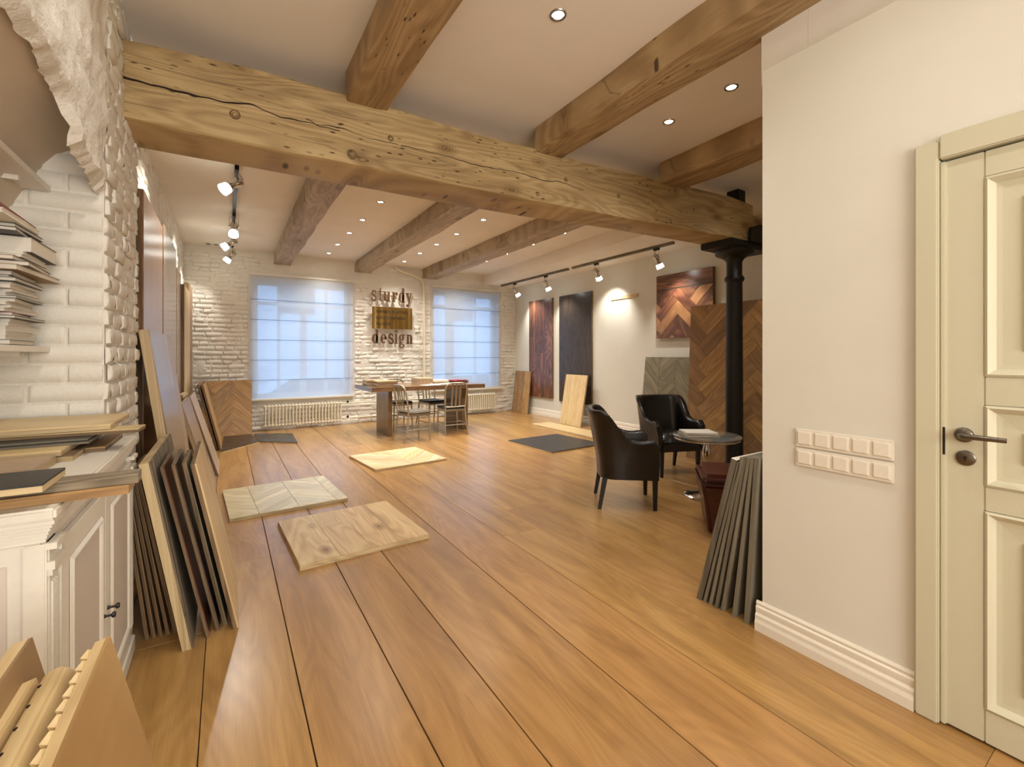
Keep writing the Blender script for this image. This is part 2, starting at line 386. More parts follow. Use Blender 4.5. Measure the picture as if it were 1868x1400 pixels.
# ================================================================== SETTING
# ---- floor: individual wide planks
floor = setting('floor', (0,0,0))
MB().box(-1.6, 6.1, -2.6, 9.35, -.12, -.012).build('subfloor', 'gap', floor)
seams = [-1.45, -1.12, -.78, -.42, -.08, .253, .602, .902, 1.36, 1.74, 2.06, 2.48, 2.86, 3.3, 3.68, 4.06, 4.46, 4.9, 5.3, 5.66, 5.99]
for i in range(len(seams)-1):
    a, b = seams[i], seams[i+1]; g = .0024 if i in (4,5,6,7,8) else .0011
    if a > 2.2: ys = [1.21]; 
    else: ys = [-2.55]
    y = ys[0] + random.uniform(1.6, 3.6)
    if i in (5, 6, 7): y = 5.6+i*.35
    if i == 8: y = 6.9
    while y < 8.3: ys.append(y); y += random.uniform(2.4, 3.6)
    ys.append(9.3)
    for y0, y1 in zip(ys[:-1], ys[1:]):
        MB().box(a+g, b-g, y0+.0006, y1-.0006, -.012, 0).build('plank', 'floor', floor, grain=(0,1,0), bev=.0012, bseg=1)
# ---- ceiling
ceil = setting('ceiling', (0,0,3.2))
MB().box(-1.7, 6.1, -2.6, 9.45, 3.2, 3.32).build('ceiling_slab', 'ceil', ceil)
# ---- lumpy wall surfaces
def nz3(x, y, z, s, a): return a*noise.fractal(Vector((x*s, y*s, z*s)), 1.0, 2.0, 4)
def lumpy(fr, W_, H_, step, amp, scale, holes=()):
    nu, nv = max(1, round(W_/step)), max(1, round(H_/step)); vs = []; fs = []
    us = sorted(set([i*W_/nu for i in range(nu+1)]+[h[k] for h in holes for k in (0,1)]))
    vs_ = sorted(set([i*H_/nv for i in range(nv+1)]+[h[k] for h in holes for k in (2,3)]))
    P = []
    for u in us:
        for v in vs_:
            p = fr.p(u, v); d = nz3(p.x, p.y, p.z, scale, amp)
            P.append(fr.p(u, v, d))
    n = len(vs_)
    for i in range(len(us)-1):
        for j in range(n-1):
            cu, cv = (us[i]+us[i+1])/2, (vs_[j]+vs_[j+1])/2
            if any(h[0] < cu < h[1] and h[2] < cv < h[3] for h in holes): continue
            fs.append((i*n+j, (i+1)*n+j, (i+1)*n+j+1, i*n+j+1))
    return P, fs
def brick_mesh(L, H_, d, seed, jag=1.0):
    rnd = random.Random(seed); us = [0, .022, .06, .36, .68, .94, .978, 1]; us = [0, .025, .07, .5, .93, .975, 1]; vv = [0, .09, .5, .91, 1]; V = []
    for i, u in enumerate(us):
        for j, v in enumerate(vv):
            edge = i in (0, 6) or j in (0, 4)
            near = i in (1, 5) or j in (1, 3)
            dd = -.006 if edge else d*(1 - (.12 if near else 0)) + rnd.uniform(-.0026, .0026)*jag
            x = (u-.5)*L + rnd.uniform(-.004, .004)*jag*(1 if edge else .7); y = (v-.5)*H_ + rnd.uniform(-.0035, .0035)*jag
            V.append((x, y, dd))
    F = [(i*5+j, (i+1)*5+j, (i+1)*5+j+1, i*5+j+1) for i in range(6) for j in range(4)]
    return V, F
def brickwork(parent, fr, W_, H_, ch, L, d, mat='white_brick', holes=(), jag=1.0, mortar=.011, keep=lambda u, v: True, head=.5, rank=None, limit=300, v0=0, skip=0.0, corner=False):
    pool = []
    for k in range(8):
        V, F = brick_mesh(L-mortar, ch-mortar, d, 100+k, jag)
        me = bpy.data.meshes.new('brick'); me.from_pydata(V, [], F); me.materials.append(M[mat]); me.shade_smooth(); pool.append((me, V, F))
    R = Matrix((fr.U, fr.V, fr.N)).transposed(); items = []
    nr = int((H_-v0)/ch)+1
    for r in range(nr):
        v = v0+(r+.5)*ch
        if v+ch/2 > H_+.02: break
        u = -L*(.5 if r % 2 else 0) + (random.uniform(-.03, .03)*jag)
        if corner:
            q = W_
            for k, l in enumerate(([L, L*.5]*8) if r % 2 else ([L*.5, L]*8)):
                if q < .03: break
                if keep(q-l/2, v): items.append((q-min(l, q)/2, v, (min(l, q)-mortar)/(L-mortar)))
                q -= l
            continue
        while u < W_:
            l = L if random.random() > .22 else L*head
            a, b = max(u, 0), min(u+l, W_); u += l
            if b-a < .045: continue
            # split by holes
            segs = [(a, b)]
            for h in holes:
                if h[2]-.01 < v < h[3]+.01:
                    ns = []
                    for s0, s1 in segs:
                        if s1 <= h[0] or s0 >= h[1]: ns.append((s0, s1))
                        else:
                            if s0 < h[0]: ns.append((s0, h[0]))
                            if s1 > h[1]: ns.append((h[1], s1))
                    segs = ns
            for s0, s1 in segs:
                if s1-s0 < .05 or not keep((s0+s1)/2, v) or random.random() < skip: continue
                items.append(((s0+s1)/2, v, (s1-s0-mortar)/(L-mortar)))
    if rank: items.sort(key=rank)
    rest = MB()
    for idx, (u, v, sc) in enumerate(items):
        me, V, F = random.choice(pool); a = random.uniform(-.012, .012)*jag
        n = random.uniform(-.0035, .003)*jag; v = v+random.uniform(-.003, .003)*max(0, jag-1)
        if idx < limit:
            o = bpy.data.objects.new('brick', me); COL.objects.link(o); o.parent = parent
            Q = Matrix.Rotation(a, 3, 'Z'); o.matrix_local = Matrix.Translation(fr.p(u, v, n)-WL[parent.name]) @ (R @ Q).to_4x4() @ Matrix.Diagonal((sc, 1, 1, 1))
        else:
            ca, sa = math.cos(a), math.sin(a)
            rest.add([fr.p(u+x*sc*ca-y*sa, v+x*sc*sa+y*ca, n+z) for x, y, z in V], F, 0, True)
    if rest.v: rest.build('brickwork', mat, parent, kind='stuff')

# ---- back wall
WBY = 9.2; X0, X1 = -.66, 5.97
win1 = (.42, 2.07, .57, 2.70); win2 = (3.83, 5.44, .60, 2.76)
wb = setting('wall_back', (2.65, WBY, 0))
frb = Frame((X1, WBY, 0), (-1,0,0), (0,0,1))   # N = U x V = (-1,0,0)x(0,0,1) = (0,1,0)
frb = Frame((X0, WBY, 0), (1,0,0), (0,0,1))    # N = (0,-1,0) towards the room
def hol(w, e=0): return (w[0]-X0-e, w[1]-X0+e, w[2]-e, w[3]+e)
P_, F_ = lumpy(frb, X1-X0, 3.2, .045, .020, 7, [hol(win1), hol(win2)])
MB().add(P_, F_, 0, True).build('plaster', 'plaster_rough', wb)
for w in (win1, win2):   # reveals
    m = MB(); x0, x1, z0, z1 = w; D = .34
    for A in (((x0,WBY-.004,z0),(x0,WBY+D,z0),(x0,WBY+D,z1),(x0,WBY-.004,z1)), ((x1,WBY-.004,z0),(x1,WBY+D,z0),(x1,WBY+D,z1),(x1,WBY-.004,z1)),
              ((x0,WBY-.004,z0),(x1,WBY-.004,z0),(x1,WBY+D,z0),(x0,WBY+D,z0)), ((x0,WBY-.004,z1),(x1,WBY-.004,z1),(x1,WBY+D,z1),(x0,WBY+D,z1))):
        m.add(A, [(0,1,2,3)])
    m.build('reveal', 'wall', wb)
# outer leaf closes the wall thickness
m = MB()
for a, b, c, d in ((X0-.3, win1[0], 0, 3.3), (win1[1], win2[0], 0, 3.3), (win2[1], X1+.3, 0, 3.3), (win1[0], win1[1], 0, win1[2]), (win2[0], win2[1], 0, win2[2]), (win1[0], win1[1], win1[3], 3.3), (win2[0], win2[1], win2[3], 3.3)):
    m.box(a, b, WBY+.03, WBY+.34, c, d)
m.build('outer_leaf', 'facade', wb)
def keep_back(u, v):
    x = u+X0
    if v > 2.86: return x < .75 and random.random() < .7 or (2.2 < x < 3.5 and random.random() < .25)
    if 2.43 < x < 3.38 and v > 1.48: return False
    if win1[0]-.12 < x < win1[1]+.10 and v > .5 and v < 2.9: return False
    if win2[0]-.12 < x < win2[1]+.10 and v > .52: return False
    if v > 2.55 and x < .3: return random.random() < .75
    if 2.3 < x < 3.7 and v > 1.2: return random.random() < .8
    return True
brickwork(wb, frb, X1-X0, 3.18, .079, .25, .010, keep=keep_back, holes=[hol(win1, .085), hol(win2, .085)], jag=2.4, limit=300, rank=lambda t: (t[0]+X0)**2*.2+(t[1]-1.4)**2, head=.55)
# ---- left wall, main run behind the sample boards
wl = setting('wall_left', (-.6, 6, 0))
frl = Frame((-.62, 9.2, 0), (0,-1,0), (0,0,1))   # N = (-1,0,0)? fixed below
frl = Frame((-.6, 3.45, 0), (0,1,0), (0,0,1))    # N = (1,0,0)
P_, F_ = lumpy(frl, 5.75, 3.2, .08, .012, 5)
MB().add(P_, F_, 0, True).build('plaster', 'plaster_rough', wl)
brickwork(wl, frl, 5.75, 3.18, .084, .26, .010, jag=1.6, limit=0, keep=lambda u, v: v > 1.9 or u < .8, skip=.06)
MB().box(-1.6, -.63, 3.45, 9.5, 0, 3.2).build('wall_core', 'plaster_rough', wl)
# ---- brick pier carrying the beam (jamb of the niche)
pier = setting('wall_pier', (-.46, 3.1, 0))
MB().box(-1.6, -.464, 2.704, 3.55, 0, 3.2).build('pier_core', 'plaster_rough', pier)
frj = Frame((-1.0, 2.70, 0), (1,0,0), (0,0,1))   # faces the camera, N = (0,-1,0)
brickwork(pier, Frame((-.462, 2.70, 0), (-1,0,0), (0,0,1)) if False else frj, .538, 2.28, .084, .25, .006, jag=.45, mortar=.009, limit=300, keep=lambda u, v: v > .9, head=.5, v0=.05, corner=True)
frs = Frame((-.46, 2.70, 0), (0,1,0), (0,0,1))   # side face, N = (1,0,0)
brickwork(pier, frs, .83, 3.17, .084, .20, .010, jag=2.0, limit=300, keep=lambda u, v: v > .8, head=.6, v0=.05)
MB().add(*lumpy(Frame((-.46, 2.69, 2.1), (0,1,0), (0,0,1)), .84, 1.1, .03, .02, 9), 0, True).build('rough_render', 'plaster_rough', pier)
# ---- wall above the niche and its vaulted soffit
wn = setting('wall_niche', (-.46, 1.5, 2.5))
def zarch(y):
    if y < 2.16: return 2.262 - .012*max(0, y-1.6)/.5 - .005*math.sin(y*9)
    if y < 2.26: return 2.25 - .13*(y-2.16)/.10
    return 2.12 - .05*(y-2.26)/.44
m = MB(); ny, nzv = 150, 34; ya, yb = -2.55, 2.705; P = []
ys = [ya + (yb-ya)*(1-(1-i/ny)**1.6) for i in range(ny+1)]
for i, y in enumerate(ys):
    zb = zarch(y) + nz3(y, 3, 1, 12, .012)+nz3(y, 7, 1, 40, .010)
    for j in range(nzv+1):
        z = zb+(3.2-zb)*j/nzv
        e = max(0, 1-(z-zb)/.22)
        d = nz3(y, z*1.3, 5, 7, .020)+nz3(y, z, 9, 25, .007)+nz3(y*1.5, z*1.5, 2, 30, .012)*e + (.0 if j else -.035)
        P.append((-.455+d, y, z))
m.grid(P, ny, nzv); m.build('rough_render', 'plaster_rough', wn)
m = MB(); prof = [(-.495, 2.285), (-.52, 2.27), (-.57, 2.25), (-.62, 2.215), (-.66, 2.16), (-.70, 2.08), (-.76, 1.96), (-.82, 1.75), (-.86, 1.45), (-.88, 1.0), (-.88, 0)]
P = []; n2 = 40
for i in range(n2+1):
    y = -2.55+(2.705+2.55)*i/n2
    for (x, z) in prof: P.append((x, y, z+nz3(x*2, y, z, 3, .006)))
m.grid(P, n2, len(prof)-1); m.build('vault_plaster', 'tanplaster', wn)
# ---- right wall
wr = setting('wall_right', (5.95, 5, 0))
MB().box(5.95, 6.1, 1.1, 9.4, 0, 3.2).build('wall_face', 'wall', wr)
sof = setting('ceiling_soffit', (5.5, 6, 2.98))
MB().prism([(5.08,9.22,2.98),(4.74,3.45,2.98),(5.96,3.45,2.98),(5.96,9.22,2.98)], (0,0,.23)).build('soffit_box', 'ceil', sof)
# ---- near right wall (two thicknesses)
wnr = setting('wall_near_right', (2.3, 0, 0))
MB().prism([(2.218,1.199,0),(2.218,1.199,2.74),(2.218,-2.6,2.74),(2.218,-2.6,0),(2.218,-.36,0),(2.218,-.36,2.10),(2.218,.575,2.10),(2.218,.575,0)], (.142,0,0)).build('wall_face', 'wall', wnr)
MB().box(2.361, 6.1, 1.0, 1.199, 0, 2.739).box(2.361, 2.5, -2.6, .999, 0, 2.739).box(2.34, 6.1, 1.05, 1.27, 2.742, 3.2).box(2.34, 2.5, -2.6, 1.049, 2.742, 3.2).build('wall_core', 'ceil', wnr)
wbh = setting('wall_behind', (1, -2.6, 0))
MB().box(-1.7, 2.6, -2.75, -2.58, 0, 3.2).build('wall_face', 'wall', wbh)
wout = setting('wall_left_core', (-1.5, 0, 0))
MB().box(-1.6, -.9, -2.6, 2.71, 0, 3.2).box(-.9, -.53, -2.6, 2.7, 2.30, 3.2).build('wall_core', 'plaster_rough', wout)
# baseboards
def baseboard(name, path_pts, nrm, h=.14, t=.026):
    """straight run a->b, profile extruded; nrm points into the room"""
    a, b = map(Vector, path_pts); n = Vector(nrm)
    prof = [(0,0),(t,0),(t,h*.28),(t*.82,h*.40),(t*.82,h*.52),(t*.55,h*.60),(t*.62,h*.74),(t*.62,h*.80),(t*.35,h*.84),(t*.45,h*.93),(t*.2,h),(0,h)]
    m = MB(); m.prism([a+n*p+Vector((0,0,q)) for p, q in prof], b-a)
    r = setting(name, (a+b)/2); m.build('moulding', 'trim', r); return r
baseboard('baseboard_near_right', ((2.218,.618,0),(2.218,1.224,0)), (-1,0,0))
baseboard('baseboard_near_end', ((2.2185,1.199,0),(5.9,1.199,0)), (0,1,0))
baseboard('baseboard_right', ((5.95,9.15,0),(5.95,1.23,0)), (-1,0,0), .15, .028)

# ---- door
d1 = setting('door_1', (2.218, .1, 0))
m = MB(); m.box(2.19, 2.32, .548, .617, 0, 2.135).build('door_frame', 'door', d1, bev=.006)
MB().box(2.19, 2.32, -.42, .546, 2.062, 2.15).build('door_head', 'door', d1, bev=.005)
MB().box(2.19, 2.32, -.42, -.335, 0, 2.06).build('door_frame', 'door', d1, bev=.006)
MB().box(2.204, 2.22, .530, .547, .006, 2.055).build('door_bead', 'door', d1, bev=.004)
leaf = MB(); xf = 2.212
leaf.box(xf, xf+.04, .434, .541, .01, 2.055).build('stile', 'door', d1, bev=.003)
MB().box(xf, xf+.04, -.33, -.22, .01, 2.055).build('stile', 'door', d1, bev=.003)
for z0, z1 in ((1.965, 2.055), (1.175, 1.275), (.81, .895), (.01, .125)):
    MB().box(xf, xf+.04, -.22, .4335, z0, z1).build('rail', 'door', d1, bev=.003)
for z0, z1 in ((1.275, 1.965), (.895, 1.175), (.125, .81)):
    # bolection frame and raised field
    fr = Frame((xf+.012, .4335, z0), (0,-1,0), (0,0,1))
    W_, H_ = .6535, z1-z0
    def ring(i, x): return [(xf+x, .4335-i, z0+i), (xf+x, -.22+i, z0+i), (xf+x, -.22+i, z1-i), (xf+x, .4335-i, z1-i)]
    rings = [(0, .0), (.008, -.006), (.018, .004), (.026, .014), (.040, .016), (.085, .018), (.098, .006)]
    V = []; F = []
    for i, x in rings: V += ring(i, x)
    for k in range(len(rings)-1):
        for q in range(4): F.append((k*4+q, k*4+(q+1) % 4, (k+1)*4+(q+1) % 4, (k+1)*4+q))
    F.append(tuple(range((len(rings)-1)*4, len(rings)*4)))
    MB().add(V, F).build('door_panel', 'door', d1)
hd = MB(); hd.lathe([(0,0),(.026,0),(.026,.006),(.022,.011),(0,.012)], (xf, .484, 1.066), 24, axis=(-1,0,0))
hd = hd.build('handle_rose', 'steel', d1, label='brushed steel handle rose')
MB().tube([(xf-.008,.484,1.066),(xf-.045,.484,1.066),(xf-.056,.476,1.067),(xf-.058,.46,1.068),(xf-.056,.41,1.068),(xf-.052,.372,1.067)], [.010,.010,.0105,.0095,.009,.008], 12).build('lever', 'steel', hd)
ks = MB(); ks.lathe([(0,0),(.027,0),(.027,.005),(.022,.009),(0,.010)], (xf, .480, .985), 24, axis=(-1,0,0)); ks = ks.build('keyhole_plate', 'steel', d1, label='oval steel keyhole plate')
MB().lathe([(0,0),(.005,0),(.005,.001),(0,.001)], (xf-.0102, .480, .988), 12, axis=(-1,0,0)).box(xf-.0112, xf-.0095, .4780, .4820, .975, .988).build('keyhole', 'black', ks)
MB().box(2.2035, 2.206, .533, .5395, .988, 1.088).build('strike_plate', 'crack', d1, label='dark latch slot in the door bead')

# ---- windows
def window(name, w, mull, trans):
    r = setting(name, ((w[0]+w[1])/2, WBY+.2, w[2])); x0, x1, z0, z1 = w; y0, y1 = WBY+.20, WBY+.26
    MB().box(x0, x1, y0, y1, z0, z0+.07).box(x0, x1, y0, y1, z1-.07, z1).box(x0, x0+.07, y0, y1, z0, z1).box(x1-.07, x1, y0, y1, z0, z1).build('window_frame', 'trim', r)
    for mx, mw in mull: MB().box(mx-mw/2, mx+mw/2, y0-.005, y1, z0+.07, z1-.07).build('mullion', 'trim', r)
    for tz in trans: MB().box(x0+.07, x1-.07, y0-.004, y1, tz-.03, tz+.03).build('transom', 'trim', r)
    xs = [x0+.07]+[a for a, _ in mull]+[x1-.07]; zs = [z0+.07]+list(trans)+[z1-.07]
    for a, b in zip(xs[:-1], xs[1:]):
        for c, d in zip(zs[:-1], zs[1:]): MB().box(a, b, y0+.028, y0+.032, c, d).build('pane', 'pane', r)
    return r
window('window_1', win1, [(.83,.05),(1.25,.12),(1.66,.05)], [2.3])
window('window_2', win2, [(4.30,.2),(4.95,.05)], [2.45])
sl = setting('trim_1', (1.25, 9.2, .55)); MB().box(.36, 2.14, 9.13, 9.25, .535, .565).build('window_sill', 'trim', sl, bev=.004)
sl = setting('trim_2', (4.6, 9.2, .55)); MB().box(3.76, 5.56, 9.13, 9.25, .552, .582).build('window_sill', 'trim', sl, bev=.004)
def blind(x0, x1, z0, z1, zl, label):
    r = thing('roman_blind', label, 'blind', ((x0+x1)/2, 9.165, z1), 'sheer roman blinds on the street windows')
    n, k = 10, 60; P = []
    zz = [z0]+zl+[z1]
    for i in range(k+1):
        z = z0+(z1-z0)*i/k
        fold = min(abs(z-q) for q in zl)
        for j in range(n+1):
            P.append((x0+(x1-x0)*j/n, 9.160+.008*math.exp(-(fold/.03)**2)+.003*math.sin(j*2.1+i*.2), z))
    MB().grid(P, k, n).build('fabric', 'blind', r)
    for q in zl: MB().box(x0+.01, x1-.01, 9.150, 9.156, q-.004, q+.004).build('rod', 'blindrod', r)
    MB().box(x0, x1, 9.145, 9.175, z1-.012, z1+.02).build('head_rail', 'trim', r, bev=.004)
    MB().box(x0, x1, 9.150, 9.170, z0-.012, z0+.006).build('bottom_bar', 'trim', r, bev=.003)
blind(.35, 2.12, .545, 2.79, [.90, 1.26, 1.62, 1.98, 2.34], 'wide sheer white roman blind glowing blue, over the left window')
blind(3.77, 5.50, .60, 2.85, [.93, 1.29, 1.65, 2.01, 2.38], 'sheer white roman blind over the right window, behind the long table')

# ---- street outside
st = setting('street', (2.6, 16, -.5)); MB().box(-14, 20, 9.8, 24, -.7, -.6).build('road', 'asphalt', st)
bl = thing('street_building', 'pale building across the street seen faintly through the blinds', 'building', (3, 22, -.6))
MB().box(-16, 22, 22, 24, -.6, 6.5).build('wall', 'facade', bl)
for k in range(9): MB().box(-14+k*4, -12.6+k*4, 21.95, 22, 3.2, 5.0).build('window', 'carglass', bl)
def car(x, y, lab):
    r = thing('parked_car', lab, 'car', (x, y, -.6))
    side = [(-2.1,.25),(-2.15,.6),(-1.9,.85),(-1.2,.95),(-.6,1.38),(.7,1.42),(1.4,1.0),(2.0,.9),(2.15,.6),(2.1,.25)]
    MB().prism([(x+a, y-.85, b-.6) for a, b in side], (0,1.7,0)).build('body', 'carpaint', r, bev=.06)
    MB().prism([(x+a, y-.862, b-.6) for a, b in [(-1.05,.97),(-.55,1.32),(.6,1.35),(1.15,1.0)]], (0,.02,0)).build('side_window', 'carglass', r)
    for dx in (-1.3, 1.3):
        for dy in (-.8, .62):
            MB().lathe([(0,0),(.32,0),(.34,.03),(.34,.15),(.32,.18),(0,.18)], (x+dx, y+dy, -.6+.34), 20, axis=(0,1,0)).build('wheel', 'rubber', r)
car(6.3, 13.2, 'pale car parked outside, faint behind the right blind'); car(1.9, 13.4, 'pale car parked outside, faint behind the left blind')

# ================================================================== BEAMS
def beam_station_mesh(stations, seg, jit, seed):
    """stations: list of (front_bottom, front_top, rear_top, rear_bottom); rounded arrises"""
    rnd = random.Random(seed)
    rings = []
    n = len(stations)
    for i in range((n-1)*seg+1):
        a = min(i//seg, n-2); t = (i-a*seg)/seg
        q = [Vector(stations[a][k]).lerp(Vector(stations[a+1][k]), t) for k in range(4)]
        c = sum(q, Vector())/4; ring = []
        for k in range(4):
            p, nx, pv = q[k], q[(k+1) % 4], q[k-1]
            e = .05*(1+.5*noise.noise(Vector((i*.13, k*3.1, seed))))
            for tt, other in ((e, pv), (e*.28, None), (e, nx)):
                if other is None: w = p.lerp(c, .028)
                else: w = p.lerp(other, e/ max((other-p).length, .01)*.45)
                d = noise.noise(Vector((w.x*1.7, w.y*1.7+k, w.z*2+seed)))*jit
                ring.append(w+(c-w).normalized()*d)
            # mid-face vertices
            for f in (.3, .55, .8):
                w = p.lerp(nx, f); d = noise.noise(Vector((w.x*1.1, w.y*1.1+f, w.z*4+seed)))*jit*.6
                ring.append(w+(c-w).normalized()*d)
        rings.append(ring)
    m = MB(); k = len(rings[0]); V = [p for r in rings for p in r]; F = []
    for i in range(len(rings)-1):
        for j in range(k): F.append((i*k+j, i*k+(j+1) % k, (i+1)*k+(j+1) % k, (i+1)*k+j))
    F += [tuple(range(k)), tuple(range((len(rings)-1)*k, len(rings)*k))]
    m.add(V, F, 0, True); return m
# front_bottom, front_top, rear_top, rear_bottom along x
MBEAM = [((-.60,3.08,2.60),(-.60,3.07,3.00),(-.60,3.5,3.0),(-.60,3.51,2.60)),
         ((.19,3.075,2.60),(.19,3.06,3.055),(.19,3.47,3.055),(.19,3.48,2.60)),
         ((1.75,3.0,2.60),(1.75,3.0,3.03),(1.75,3.4,3.03),(1.75,3.43,2.60)),
         ((3.2,2.90,2.60),(3.2,2.90,3.03),(3.2,3.25,3.03),(3.2,3.26,2.60)),
         ((4.55,2.79,2.60),(4.55,2.79,3.05),(4.55,3.15,3.05),(4.55,3.17,2.60)),
         ((4.93,2.77,2.60),(4.93,2.77,3.02),(4.93,3.12,3.02),(4.93,3.14,2.60))]
beam = thing('ceiling_beam', 'massive old timber beam crossing the room with a long dark crack', 'beam', (2.2, 3.1, 2.6))
tim = beam_station_mesh(MBEAM, 22, .010, 3).build('timber', 'beam', beam, grain=(1,-.06,0))
from mathutils.bvhtree import BVHTree
_bv = BVHTree.FromPolygons([v.co+WL[tim.name] for v in tim.data.vertices], [tuple(p.vertices) for p in tim.data.polygons])
def face_y(x, z):
    h = _bv.ray_cast(Vector((x, 2.0, z)), Vector((0, 1, 0)))
    return h[0].y if h[0] else 3.07
# long shrinkage crack: a sunken-looking dark wedge following the face
def crack_path(pts, w, name, parent, yoff=.0):
    m = MB(); V = []; n = len(pts)
    for i, (x, z) in enumerate(pts):
        y = face_y(x, z)+.002
        h = w[i]/2
        V += [(x, y-.004+yoff, z-h), (x, y-.004+yoff, z+h), (x, y+.03, z+h*.3), (x, y+.03, z-h*.3)]
    F = []
    for i in range(n-1):
        for k in range(4): F.append((i*4+k, i*4+(k+1) % 4, (i+1)*4+(k+1) % 4, (i+1)*4+k))
    m.add(V, F); return m.build(name, 'crack', parent, label='dark shrinkage crack')
def interp(pts, step=.02):
    out = []
    for (x0, z0), (x1, z1) in zip(pts[:-1], pts[1:]):
        k = max(1, int((x1-x0)/step))
        for i in range(k): t = i/k; out.append((x0+(x1-x0)*t, z0+(z1-z0)*(t*t*(3-2*t))+.002*math.sin((x0+(x1-x0)*t)*60)))
    return out+[pts[-1]]
ck = interp([(-.54,2.815),(-.40,2.80),(-.20,2.80),(.0,2.805),(.12,2.83),(.28,2.80),(.45,2.805),(.62,2.82),(.80,2.795),(1.0,2.80)])
crack_path(ck, [max(.002, .012*(1-max(0,(x+.54)/1.58))+.002*math.sin(x*23)) for x, z in ck], 'crack', beam)
ck = interp([(.42,2.825),(.5,2.80),(.62,2.80)]); crack_path(ck, [.004]*len(ck), 'crack', beam)
ck = interp([(1.02,2.80),(1.3,2.80),(1.6,2.785),(1.95,2.80),(2.2,2.78),(2.35,2.80),(2.6,2.775)]); crack_path(ck, [.003+.002*abs(math.sin(x*5)) for x, z in ck], 'crack', beam)
# knots
for x, z, r in ((.045,2.752,.030),(.70,2.668,.035),(.95,2.83,.022),(2.14,2.66,.02),(2.42,2.83,.02),(3.0,2.79,.02)):
    y = face_y(x, z)-.003
    kn = MB().lathe([(0,-.02),(r*.35,.004),(r*.55,.0),(r*.75,.006),(r,.0),(r*1.05,-.02)], (x, y+.004, z), 18, axis=(0,-1,0)).build('knot', 'ply_dark', beam, label='round dark knot')
b2 = thing('ceiling_beam', 'lower end of a second timber beam butting over the iron column', 'beam', (5.4, 2.95, 2.62))
beam_station_mesh([((4.935,2.82,2.62),(4.935,2.82,2.93),(4.935,3.1,2.93),(4.935,3.1,2.62)), ((5.94,2.78,2.62),(5.94,2.78,2.93),(5.94,3.1,2.93),(5.94,3.1,2.62))], 20, .008, 9).build('timber', 'beam', b2, grain=(1,0,0))
def joist(xa0, xa1, ya, xb0, xb1, yb, label, seed, group, mat='joist'):
    st = [((xa0,ya,3.0),(xa0-.0,ya,3.21),(xa1,ya,3.21),(xa1,ya,3.0)), ((xb0,yb,3.0),(xb0,yb,3.21),(xb1,yb,3.21),(xb1,yb,3.0))]
    beam_station_mesh(st, 60, .016, seed).build('ceiling_joist', mat, None, grain=(0,1,0), label=label, cat='beam', group=group)
J = 'timber joists under the ceiling'
joist(.70,.98,3.55,.73,1.01,9.22,'greyish timber joist left of the downlights, beyond the main beam',11,J,'joist_pale')
joist(2.14,2.42,3.45,2.16,2.44,9.22,'middle timber joist beyond the main beam, ending above the wall sign',12,J,'joist_pale')
joist(3.54,3.86,3.3,3.57,3.92,9.22,'rightmost timber joist beyond the main beam, ending above the right window',13,J,'joist_pale')
joist(.655,.94,-2.55,.66,.935,3.05,'timber joist at top left in front of the main beam',14,J)
joist(2.10,2.39,-2.55,2.12,2.38,2.98,'long timber joist running to the top of the photo above the white partition',15,J)
joist(3.50,3.84,1.22,3.52,3.83,2.88,'short orange timber joist next to the white partition, in front of the main beam',16,J)
# ---- iron column
co = thing('iron_column', 'black cast iron column carrying the end of the main beam', 'column', (4.87, 2.95, 0))
MB().lathe([(.14,0),(.14,.06),(.10,.10),(.092,.14),(.090,1.0),(.084,2.17)], (4.87,2.95,0), 28).build('shaft', 'darkiron', co)
MB().lathe([(.084,2.17),(.100,2.19),(.106,2.21),(.100,2.23),(.082,2.25),(.082,2.40),(.098,2.43),(.13,2.455),(.185,2.48),(.205,2.50),(.205,2.53)], (4.87,2.95,0), 28).build('capital', 'darkiron', co)
MB().box(4.52, 5.30, 2.76, 3.14, 2.53, 2.60).build('cap_plate', 'darkiron', co, bev=.008)
MB().prism([(4.80,2.755,2.59),(4.82,2.755,2.74),(4.90,2.755,2.765),(5.0,2.755,2.80),(5.10,2.755,2.80),(5.18,2.755,2.73),(5.24,2.755,2.67),(5.26,2.755,2.59)], (0,-.03,0)).build('saddle_flange', 'darkiron', co, bev=.006)
MB().box(4.80, 4.94, 2.86, 3.0, 3.0, 3.2).build('upper_stub', 'darkiron', co, bev=.006)

# ================================================================== LIGHTS
def spot(parent, loc, d, energy, size, blend, col, r=.03, name='light'):
    l = bpy.data.lights.new(name, 'SPOT'); l.energy = energy; l.spot_size = math.radians(size); l.spot_blend = blend; l.color = col; l.shadow_soft_size = r
    o = bpy.data.objects.new(name, l); COL.objects.link(o); o.parent = parent; o.location = Vector(loc)
    o.rotation_euler = Vector(d).to_track_quat('-Z', 'Y').to_euler(); return o
def downlight(x, y, label, z=3.2, e=1.0):
    r = thing('downlight', label, 'ceiling light', (x, y, z), 'recessed ceiling spotlights')
    MB().lathe([(.030,-.001),(.034,-.006),(.044,-.006),(.048,-.001),(.048,.0)], (x, y, z), 20).build('rim', 'chrome', r)
    MB().lathe([(0,-.004),(.024,-.004),(.030,-.002)], (x, y, z), 16).build('lens', 'lens', r)
    spot(r, (0,0,-.012), (0,0,-1), E_DOWN*e, 122, 1.0, WARM, .07)
ordn = ['nearest', 'second', 'third', 'fourth', 'fifth']
for row, (x, ys) in {'left row': (1.575, [5.43,6.28,7.06,7.90,8.66]), 'middle row': (2.97, [5.39,6.24,7.01,7.78,8.62]), 'right row': (4.32, [5.32,6.15,6.98,7.75,8.55])}.items():  # last two of the right row are hidden, added for extra light
    for k, y in enumerate(ys): downlight(x, y, f'recessed ceiling spotlight, {ordn[k]} from the main beam in the {row} of lights', e=1.45)
downlight(1.523, 1.926, 'large bright recessed ceiling spotlight at top centre, left of the long joist', e=.75)
